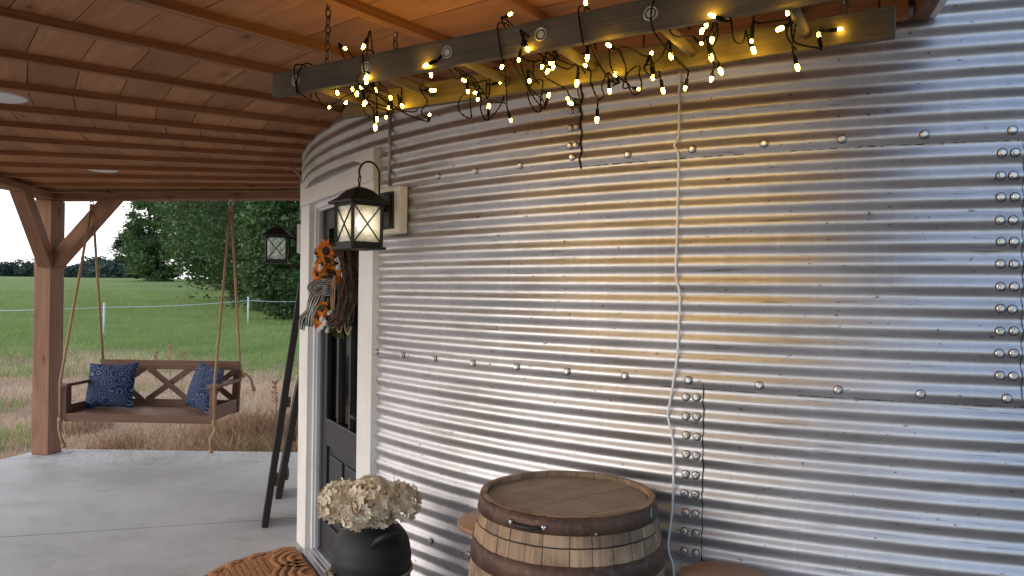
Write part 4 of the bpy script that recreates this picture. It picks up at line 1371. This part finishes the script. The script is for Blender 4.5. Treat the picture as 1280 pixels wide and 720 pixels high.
S2 = copy_tree(S1); S2['label'] = 'round wooden stool at the bottom picture edge to the right of the barrel'
S1.location = (-.05, 2.80, 0); S2.location = (.665, 2.255, 0)

# ============================================================ LEANING PLANKS
def leaner(name, foot, top, w, t, mat, label, rounded=False):
    foot, top = Vector(foot), Vector(top)
    ax = (top - foot).normalized()
    run = Vector((top.x - foot.x, top.y - foot.y, 0)).normalized()
    wd = Vector((-run.y, run.x, 0))
    if wd.y < 0: wd = -wd
    wd = Vector((-.30, .954, 0)); run = Vector((.954, .30, 0))
    ax = (run * (top - foot).dot(run) + UPV * (top.z - foot.z)).normalized()
    L = (top - foot).length
    o_ = thing(name, foot, label, 'plank')
    m = MB()
    c = wd * (w / 2)
    if rounded:
        m.beam(foot + c, foot + c + ax * (L - .10), w, t, up=run, mat=0)
        m.beam(foot + c + ax * (L - .10), foot + c + ax * L, w, t, up=run, mat=0, taper=.55)
    else: m.beam(foot + c, foot + c + ax * L, w, t, up=run)
    m.build('board', mat, o_, .004)
    nrm = run.cross(Vector((0, 0, 1))); up = ax.cross(wd).normalized()
    if up.dot(run) > 0: up = -up
    for q in (.18, .5, .82):
        m = MB(); m.beam(foot + ax * L * q + wd * .02 - up * (t / 2 + .012), foot + ax * L * q + wd * (w - .02) - up * (t / 2 + .012), .05, .022, up=up); m.build('batten', M['plankbrown'], o_, .003)
    return o_
f1 = on_plane(331, 660, (0, 0, 0), UPV); t1 = at_depth(378.5, 352, f1.y + .02)
leaner('leaning_plank', f1, t1, .24, .045, M['plank'], 'tall dark plank leaning against the bin wall past the door')
f2 = on_plane(348, 624, (0, 0, 0), UPV); t2 = at_depth(377, 474, f2.y + .0)
leaner('leaning_plank', f2, t2, .30, .050, M['plank'], 'shorter dark board with a rounded top leaning behind the tall plank', True)

# ============================================================ PORCH SWING
SWC = Vector((-3.41, 7.06, 0)); SA = -.03
sx_ = Vector((math.cos(SA), math.sin(SA), 0)); sy_ = Vector((-math.sin(SA), math.cos(SA), 0))
def sp(x, y, z): return SWC + sx_ * x + sy_ * y + UPV * z
HW = .665; SD = .25; SZ = .495
swing = thing('porch_swing', SWC + UPV * SZ, 'brown wooden porch swing with crossed back slats hanging on tan ropes', 'porch swing')
def sb(name, pairs, w, h, up=(0, 0, 1), bev=.005):
    m = MB()
    for a, b in pairs: m.beam(sp(*a), sp(*b), w, h, up=up)
    return m.build(name, M['swing'], swing, bev)
sb('seat', [((-HW, -SD + .045 + .098 * k, SZ - .012), (HW, -SD + .045 + .098 * k, SZ - .012)) for k in range(5)], .09, .024)
sb('seat_rail', [((-HW - .02, -SD - .02, SZ - .035), (HW + .02, -SD - .02, SZ - .035))], .036, .075)
sb('seat_rail', [((-HW - .02, SD + .02, SZ - .0), (HW + .02, SD + .02, SZ - .0))], .036, .13)
for s in (-1, 1):
    sb('seat_side', [((s * (HW + .02), -SD, SZ + .015), (s * (HW + .02), SD, SZ + .015))], .036, .12)
    sb('back_post', [((s * (HW - .0), SD + .055, SZ - .06), (s * (HW - .0), SD + .105, SZ + .42))], .075, .036, up=(0, 1, 0))
    sb('arm_post', [((s * (HW + .02), -SD - .0, SZ - .06), (s * (HW + .02), -SD - .0, SZ + .245))], .04, .085, up=(0, 1, 0))
    sb('armrest', [((s * (HW + .02), -SD - .06, SZ + .262), (s * (HW + .02), SD + .06, SZ + .262))], .085, .03)
sb('top_rail', [((-HW - .04, SD + .07, SZ + .40), (HW + .04, SD + .07, SZ + .40))], .034, .09)
for cxk in (-.47, 0, .47):
    for s in (-1, 1):
        sb('back_slat', [((cxk - s * .215, SD + .030 + .008 * s, SZ + .05), (cxk + s * .215, SD + .064 + .008 * s, SZ + .37))], .055, .016, up=(0, 1, 0), bev=.002)
# ropes
hookL = on_plane(119, 246, (0, 0, BZ0 - .005), UPV); hookR = on_plane(292, 239, (0, 0, BZ0 - .005), UPV)
win2 = POST + d0 * 1.0
def on_beam(p):
    q = POST + d0 * ((p - POST).dot(d0)); return Vector((q.x, q.y, BZ0 - .01))
# fit along the beam so that each hook is over its end of the swing
def beam_at(px):
    best = None
    for i in range(400):
        q = POST + d0 * (i * .01)
        v = Vector((q.x, q.y, BZ0)) - EYEP
        x = 640 + FPX * (v.x * ROLL_C + v.z * ROLL_S) / v.y
        if best is None or abs(x - px) < best[0]: best = (abs(x - px), q)
    return Vector((best[1].x, best[1].y, BZ0 - .004)) + Vector((d0.y, -d0.x, 0)) * .062
hookL, hookR = beam_at(120), beam_at(292)
for side, hk in ((-1, hookL), (1, hookR)):
    m = MB(); m.tube([hk + UPV * .04, hk, hk - UPV * .012], .006, 8)
    m.tube([hk - UPV * .035 + Vector((.02 * math.cos(a), 0, .023 * math.sin(a))) for a in np.linspace(0, 2 * PI, 17)[:-1]], .005, 6, closed=True)
    m.build('swing_hook', M['steel'], swing)
    k0 = hk - UPV * .062
    xo = side * (HW + .052)
    f_ = [k0, sp(xo, -SD - .05, SZ + .29), sp(xo, -SD - .05, SZ + .25), sp(xo, -SD - .045, SZ - .06)]
    m = MB(); m.tube(f_, .0125, 8)
    tail = [f_[-1], f_[-1] + Vector((.012 * side, 0, -.06)), f_[-1] + Vector((-.012 - .02 * side, 0, -.15)), f_[-1] + Vector((-.03 * side, .01, -.235 if side < 0 else -.26))]
    m.tube(tail, [.012, .0125, .013, .017], 8)
    m.tube([f_[-1] + UPV * .03, f_[-1] - UPV * .02], [.02, .024], 8); m.tube([tail[-1] + UPV * .03, tail[-1] - UPV * .015], [.018, .024], 8)
    m.tube([k0 + UPV * .025, k0, k0 - UPV * .06], [.012, .021, .019], 8)
    m.build('rope', M['rope'], swing)
    b_ = [k0 + Vector((0, .02, 0)), sp(side * (HW + .03), SD + .09, SZ + .38)]
    if side > 0: b_.append(sp(HW + .055, SD + .10, SZ + .30))
    m = MB(); m.tube(b_, .0125, 8)
    if side > 0:
        e = b_[-1]; m.tube([e, e + Vector((.03, 0, .015)), e + Vector((.08, 0, -.03)), e + Vector((.10, 0, -.10)), e + Vector((.115, 0, -.155))], [.012, .0125, .0125, .013, .018], 8)
        m.tube([e + UPV * .025, e - UPV * .02], [.018, .024], 8)
    else:
        e = b_[-1]; m.tube([e + UPV * .03, e - UPV * .02], [.018, .024], 8); m.tube([e, e + Vector((-.03, .02, -.06))], .0125, 8)
    m.build('rope', M['rope'], swing)

# pillows
def mat_pillow():
    a = N('navy_pillow_fabric'); uv = a.coord('UV')
    sw = a.noise(uv, 3.0, 2)
    vo = a.n('ShaderNodeTexVoronoi', feature='F1'); vo.inputs['Scale'].default_value = 4.2; vo.inputs['Randomness'].default_value = .75; a.l(uv, vo.inputs[0])
    rings = a.math('FRACT', a.math('MULTIPLY', vo.outputs[0], 6.5))
    line = a.ramp(rings, [(.0, 1), (.16, 1), (.22, 0), (.9, 0)])
    dash = a.ramp(a.noise(uv, 90, 1), [(.35, 0), (.5, 1)])
    line = a.math('MULTIPLY', line, a.math('ADD', a.math('MULTIPLY', dash, .6), .4))
    vo2 = a.n('ShaderNodeTexVoronoi', feature='DISTANCE_TO_EDGE'); vo2.inputs['Scale'].default_value = 4.2; vo2.inputs['Randomness'].default_value = .75; a.l(uv, vo2.inputs[0])
    c = a.mix(a.math('MULTIPLY', line, .55), (.022, .036, .090), (.34, .40, .50))
    a.set(c, .9, 0, .15); a.bump(a.noise(uv, 120, 2), .25, .003)
    return a.m
M['pillow'] = mat_pillow()
def pillow(label, c, R3, w, h, t):
    n = 22; V = []; F = []; U = []
    for side in (1, -1):
        for i in range(n + 1):
            for j in range(n + 1):
                u, v = i / n * 2 - 1, j / n * 2 - 1
                pin = 1 - .10 * (1 - abs(u)) ** 1 * 0 
                x = u * w / 2 * (1 - .09 * (1 - v * v)); y = v * h / 2 * (1 - .09 * (1 - u * u))
                th = t / 2 * (max(0, 1 - u ** 2) * max(0, 1 - v ** 2)) ** .42
                th += .006 * math.sin(u * 5 + v * 3) * (1 - u * u) * (1 - v * v)
                V.append(c + R3 @ Vector((x, side * -th, y)))
                U.append((u * .5 + .5, v * .5 + .5))
    o = (n + 1) ** 2
    for s in (0, 1):
        for i in range(n):
            for j in range(n):
                q = [s * o + i * (n + 1) + j, s * o + (i + 1) * (n + 1) + j, s * o + (i + 1) * (n + 1) + j + 1, s * o + i * (n + 1) + j + 1]
                F.append(q if s == 0 else q[::-1])
    m = MB(); m.add(V, F, [[U[k] for k in f] for f in F], 0, True)
    ob = m.build('pillow', M['pillow'], off=tuple(c))
    ob.location = c
    return tag(ob, label, 'pillow', 'pillows on the porch swing')
Rz = Matrix.Rotation(SA, 3, 'Z')
pillow('navy patterned pillow facing forward on the left half of the swing', sp(-.465, .085, SZ + .215), Rz @ Matrix.Rotation(rad(.0), 3, 'Z') @ Matrix.Rotation(rad(-17), 3, 'X') @ Matrix.Rotation(rad(-2), 3, 'Y'), .49, .45, .18)
pillow('navy patterned pillow turned sideways against the right swing arm', sp(.475, .03, SZ + .215), Rz @ Matrix.Rotation(rad(-36), 3, 'Z') @ Matrix.Rotation(rad(-16), 3, 'X') @ Matrix.Rotation(rad(7), 3, 'Y'), .46, .45, .17)

# ============================================================ FENCE
fe = thing('tape_fence', at_depth(130, 425, 19.6), 'white electric tape fence on thin white posts across the green field', 'fence')
M['fence'] = simple('white_fence_plastic', (.72, .72, .70), .5, 0, .05, 9)
def gp(px, Y):
    d = ray(px, 400); x = d.x / d.y * Y; return Vector((x, Y, float(gz(x, Y))))
fp = [(-120, 18.3), (130, 19.3), (310, 24.0), (420, 26.5)]
tops = []
for px, Y in fp:
    p = gp(px, Y); m = MB(); m.tube([p, p + UPV * .92], .026, 8); m.build('fence_post', M['fence'], fe)
    tops.append(p)
for hz_ in (.80,):
    m = MB()
    for a, b in zip(tops[:-1], tops[1:]):
        a2, b2 = a + UPV * hz_, b + UPV * hz_; c2 = (a2 + b2) / 2 - UPV * .05
        m.tube([a2, a2.lerp(b2, .25) - UPV * .04, c2, a2.lerp(b2, .75) - UPV * .04, b2], .011, 5)
    m.build('fence_tape', M['fence'], fe)

# ============================================================ TREES
M['leaf_a'] = mat_leaf('dark_oak_leaf', (.046, .088, .034), (.104, .166, .060))
M['leaf_b'] = mat_leaf('mid_green_leaf', (.062, .116, .042), (.138, .215, .080))
M['leaf_d'] = mat_leaf('dull_green_leaf', (.036, .064, .036), (.075, .115, .060))
M['leaf_c'] = mat_leaf('light_shrub_leaf', (.052, .098, .034), (.125, .195, .070))
M['leaf_haze'] = mat_leaf('far_leaf_haze_tint', (.040, .066, .056), (.075, .108, .090), .1)  # blue of the distant haze is put into this leaf colour
M['bark'] = simple('tree_bark', (.06, .05, .04), .9, 0, .3, 8, .6)
def crown(name, c, rx, ry, rz, nclump, nleaf, size, mat, parent, loc, low=-.9, droop=.0):
    """leaves gathered in clumps scattered through the crown's volume"""
    cl = rng.normal(size=(nclump, 3)); cl /= np.linalg.norm(cl, axis=1, keepdims=True)
    cl *= rng.uniform(.45, 1.0, (nclump, 1)) ** .6
    cl = cl[cl[:, 2] > low]
    k = len(cl)
    per = nleaf // k
    ctr = np.repeat(cl, per, 0) * np.array([rx, ry, rz])
    spread = np.repeat(rng.uniform(.10, .24, (k, 1)), per, 0) * np.array([rx, ry, rz]).mean()
    off = np.clip(rng.normal(size=ctr.shape), -1.45, 1.45) * spread * np.array([1, 1, .6])
    off[:, 2] -= droop * np.abs(off[:, 0])
    P = ctr + off + np.array(c)
    n = len(P)
    d = rng.normal(size=(n, 3)); d[:, 2] *= .6; d /= np.linalg.norm(d, axis=1, keepdims=True)
    e = np.cross(d, rng.normal(size=(n, 3))); e /= np.linalg.norm(e, axis=1, keepdims=True)
    s = size * rng.uniform(.6, 1.4, (n, 1))
    V = np.stack([P - d * s, P + e * s * .55, P + d * s, P - e * s * .55], 1).reshape(-1, 3)
    F = np.arange(n * 4).reshape(n, 4)
    return quick(name, V, F, mat, parent, False, off=loc)
def tree(px, Y, H, W, label, mat, nleaf=9000, size=.2, name='tree', trunk=True, low=-.8, base=.12, nclump=70, group='trees along the field edge'):
    d = ray(px, 345); x = d.x / d.y * Y; z = float(gz(x, Y)) - .05
    t = thing(name, (x, Y, z), label, 'tree', group)
    rz = H * (1 - base) / 2
    cz = z + H * base + rz
    m = MB()
    r0 = .022 * H + .05
    m.tube([(x, Y, z - .2), (x + .02 * H, Y, z + H * .3), (x - .01 * H, Y + .02 * H, z + H * .6), (x + .01 * H, Y, z + H * .9)], [r0 * 1.25, r0, r0 * .6, r0 * .15], 8)
    for j in range(11):
        a = random.uniform(0, 2 * PI); q = random.uniform(.18, .75)
        p = Vector((x + .015 * H * (1 - q), Y, z + H * q)); L = W * random.uniform(.45, .85) * (1.1 - q * .6)
        e = p + Vector((math.cos(a) * L, math.sin(a) * L, L * random.uniform(.15, .6)))
        m.tube([p, p.lerp(e, .5) + UPV * .05 * L, e], [r0 * .4, r0 * .25, r0 * .06], 6)
    m.build('trunk', M['bark'], t)
    crown('crown', (x, Y, cz), W, W, rz, nclump, nleaf, size, mat, t, (x, Y, z), low)
    return t
tree(364, 27, 6.0, 1.5, 'light green bushy tree nearest the porch, behind the far lantern', M['leaf_c'], 20000, .085, base=.0, low=-1, nclump=130)
tree(328, 33, 16.0, 3.0, 'tall dark tree seen just right of the right swing ropes', M['leaf_a'], 45000, .09, base=.01, low=-1, nclump=170)
tree(298, 42, 18.0, 4.0, 'tall dark tree on the wood edge behind the right swing ropes', M['leaf_a'], 42000, .115, base=.02, low=-1, nclump=150)
tree(405, 36, 16.0, 5.0, 'tall mid green tree standing behind the porch corner and door', M['leaf_b'], 36000, .11, base=.0, low=-1, nclump=150)
tree(290, 56, 19, 4.2, 'rounded dark tree with lighter leaves left of the tall pair', M['leaf_b'], 36000, .14, base=.0, low=-1, nclump=150)
tree(268, 72, 20, 4.9, 'dark tree forming the left corner of the near wood', M['leaf_a'], 30000, .17, base=.01, low=-1, nclump=130)
tree(171, 92, 6.3, 2.5, 'smaller feathery tree standing apart left of the wood', M['leaf_d'], 9000, .15, base=.02, low=-1, nclump=50)
tree(200, 80, 4.6, 2.4, 'low bright green bush at the foot of the wood', M['leaf_c'], 5000, .2, base=.0, low=-1, nclump=40)
tree(186, 82, 10.0, 2.3, 'mid sized tree filling the slope between the wood and the feathery tree', M['leaf_b'], 14000, .16, base=.0, low=-1, nclump=80)
# distant treeline: single trees still told apart by their tops
for i, (px, Y, H, W) in enumerate([(-70, 190, 5, 9), (-30, 185, 4.2, 8), (2, 180, 3.6, 6), (22, 180, 4.8, 6.5), (40, 178, 5.0, 5), (62, 182, 3.8, 7), (86, 178, 3.4, 6), (104, 178, 4.4, 4), (122, 172, 6.2, 4.0), (133, 165, 4.2, 5), (150, 150, 2.6, 5), (165, 130, 3.2, 5)]):
    tree(px, Y, H, W, 'far off green tree in the line on the horizon, haze blue painted into its leaves', M['leaf_haze'], 2600, .34, base=.0, low=-1, nclump=34, name='distant_tree', group='far trees on the horizon')

# ============================================================ GRASS
def blades(name, n, sampler, hgt, wid, mat, lean=.5):
    x, y = sampler(n); z = gz(x, y)
    n = len(x)
    h_ = hgt * rng.uniform(.4, 1.3, n) * (.6 + .8 * (np.sin(x * 1.7 + y) * np.sin(y * 2.3 - x * .6) * .5 + .5))
    a = rng.uniform(0, 2 * PI, n); l = rng.uniform(.0, lean, n)
    dx, dy = np.cos(a), np.sin(a)
    b = rng.uniform(0, 2 * PI, n); wx, wy = np.cos(b) * wid, np.sin(b) * wid * .5
    V = np.empty((n, 4, 3))
    V[:, 0] = np.stack([x - wx, y - wy, z - .02], 1); V[:, 1] = np.stack([x + wx, y + wy, z - .02], 1)
    V[:, 2] = np.stack([x + wx * .5 + dx * l * h_ * .9, y + wy * .5 + dy * l * h_ * .9, z + h_ * .75], 1)
    V[:, 3] = np.stack([x - wx * .2 + dx * l * h_ * 1.3, y - wy * .2 + dy * l * h_ * 1.3, z + h_], 1)
    return tag(quick(name, V.reshape(-1, 3), np.arange(n * 4).reshape(n, 4), mat), kind='stuff')
M['straw'] = mat_leaf('dry_straw', (.46, .325, .225), (.80, .63, .46), .4)
M['gblade'] = mat_leaf('field_grass_blade', (.20, .285, .085), (.36, .46, .165), .5)
M['weed'] = mat_leaf('dry_weed_red_brown', (.26, .16, .10), (.55, .39, .26), .4)
def s_dry(n):
    y = rng.uniform(7.62, 16.5, n * 2); x = rng.uniform(-.78, -.14, n * 2) * y - .3
    e = y + .10 * x + 1.6 * np.sin(x * .9) * np.cos(y * .8)
    k = e < rng.uniform(12.4, 16.6, len(y))
    return x[k][:n], y[k][:n]
blades('dry_grass', 42000, s_dry, .062, .007, M['straw'], .9)
def s_green(n):
    y = 13.0 + rng.uniform(0, 1, n * 2) ** 1.5 * 40; x = rng.uniform(-.78, -.2, n * 2) * y
    e = y + .10 * x + 1.6 * np.sin(x * .9) * np.cos(y * .8)
    k = e > rng.uniform(12.0, 16.6, len(y))
    return x[k][:n], y[k][:n]
blades('field_grass', 52000, s_green, .11, .014, M['gblade'], .8)
def s_tuft(n):
    y = rng.uniform(7.7, 12, n); x = rng.uniform(-.75, -.2, n) * y
    k = (np.sin(x * 2.1 + 1) * np.sin(y * 1.7)) > .62
    return x[k], y[k]
blades('green_tufts', 6000, s_tuft, .12, .008, M['gblade'], .7)
def s_weed(n):
    y = rng.uniform(7.75, 9.4, n * 2); x = -.305 * y + rng.normal(0, .7, n * 2)
    return x[:n], y[:n]
blades('dry_weeds', 2200, s_weed, .20, .008, M['weed'], .8)
def s_weed2(n):
    y = rng.uniform(7.9, 10.0, n); x = rng.uniform(-.66, -.25, n) * y
    k = (np.sin(x * 3.3) * np.sin(y * 2.9 + .5)) > .55
    return x[k], y[k]
blades('scattered_weeds', 7000, s_weed2, .16, .008, M['weed'], .8)
n_ = 420
lx = rng.uniform(-4.6, -1.6, n_); ly = 7.52 - np.abs(rng.normal(0, .32, n_)) ; la = rng.uniform(0, PI, n_); ll = rng.uniform(.02, .07, n_)
k_ = (ly > 6.2); lx, ly, la, ll = lx[k_], ly[k_], la[k_], ll[k_]; n_ = len(lx)
dx_, dy_ = np.cos(la) * ll, np.sin(la) * ll; wx_, wy_ = -np.sin(la) * .0022, np.cos(la) * .0022; z0_ = np.full(n_, .003); z1_ = z0_ + rng.uniform(0, .012, n_)
LV = np.stack([np.stack([lx - wx_, ly - wy_, z0_], 1), np.stack([lx + wx_, ly + wy_, z0_], 1), np.stack([lx + dx_ + wx_, ly + dy_ + wy_, z1_], 1), np.stack([lx + dx_ - wx_, ly + dy_ - wy_, z1_], 1)], 1).reshape(-1, 3)
tag(quick('straw_litter', LV, np.arange(n_ * 4).reshape(n_, 4), M['weed']), kind='stuff')
for px, Y, H in ((195, 12.6, .55), (213, 12.4, .66), (229, 12.5, .58), (345, 9.2, .6)):
    p = gp(px, Y); m = MB()
    m.tube([p, p + Vector((.02, 0, H * .5)), p + Vector((.0, 0, H))], [.008, .007, .003], 6)
    for j in range(60):
        q = random.uniform(.55, 1.0); a = random.uniform(0, 6.28); c2 = p + UPV * H * q
        dd = Vector((math.cos(a), math.sin(a), .6)) * random.uniform(.03, .055)
        m.add([c2, c2 + dd * .6 + UPV * .012, c2 + dd, c2 + dd * .6 - UPV * .012], [(0, 1, 2, 3)])
    tag(m.build('dock_stalk', M['weed']), 'brown dried seed stalk standing in the straw', 'plant', 'dried seed stalks')
print('bolts', nb)
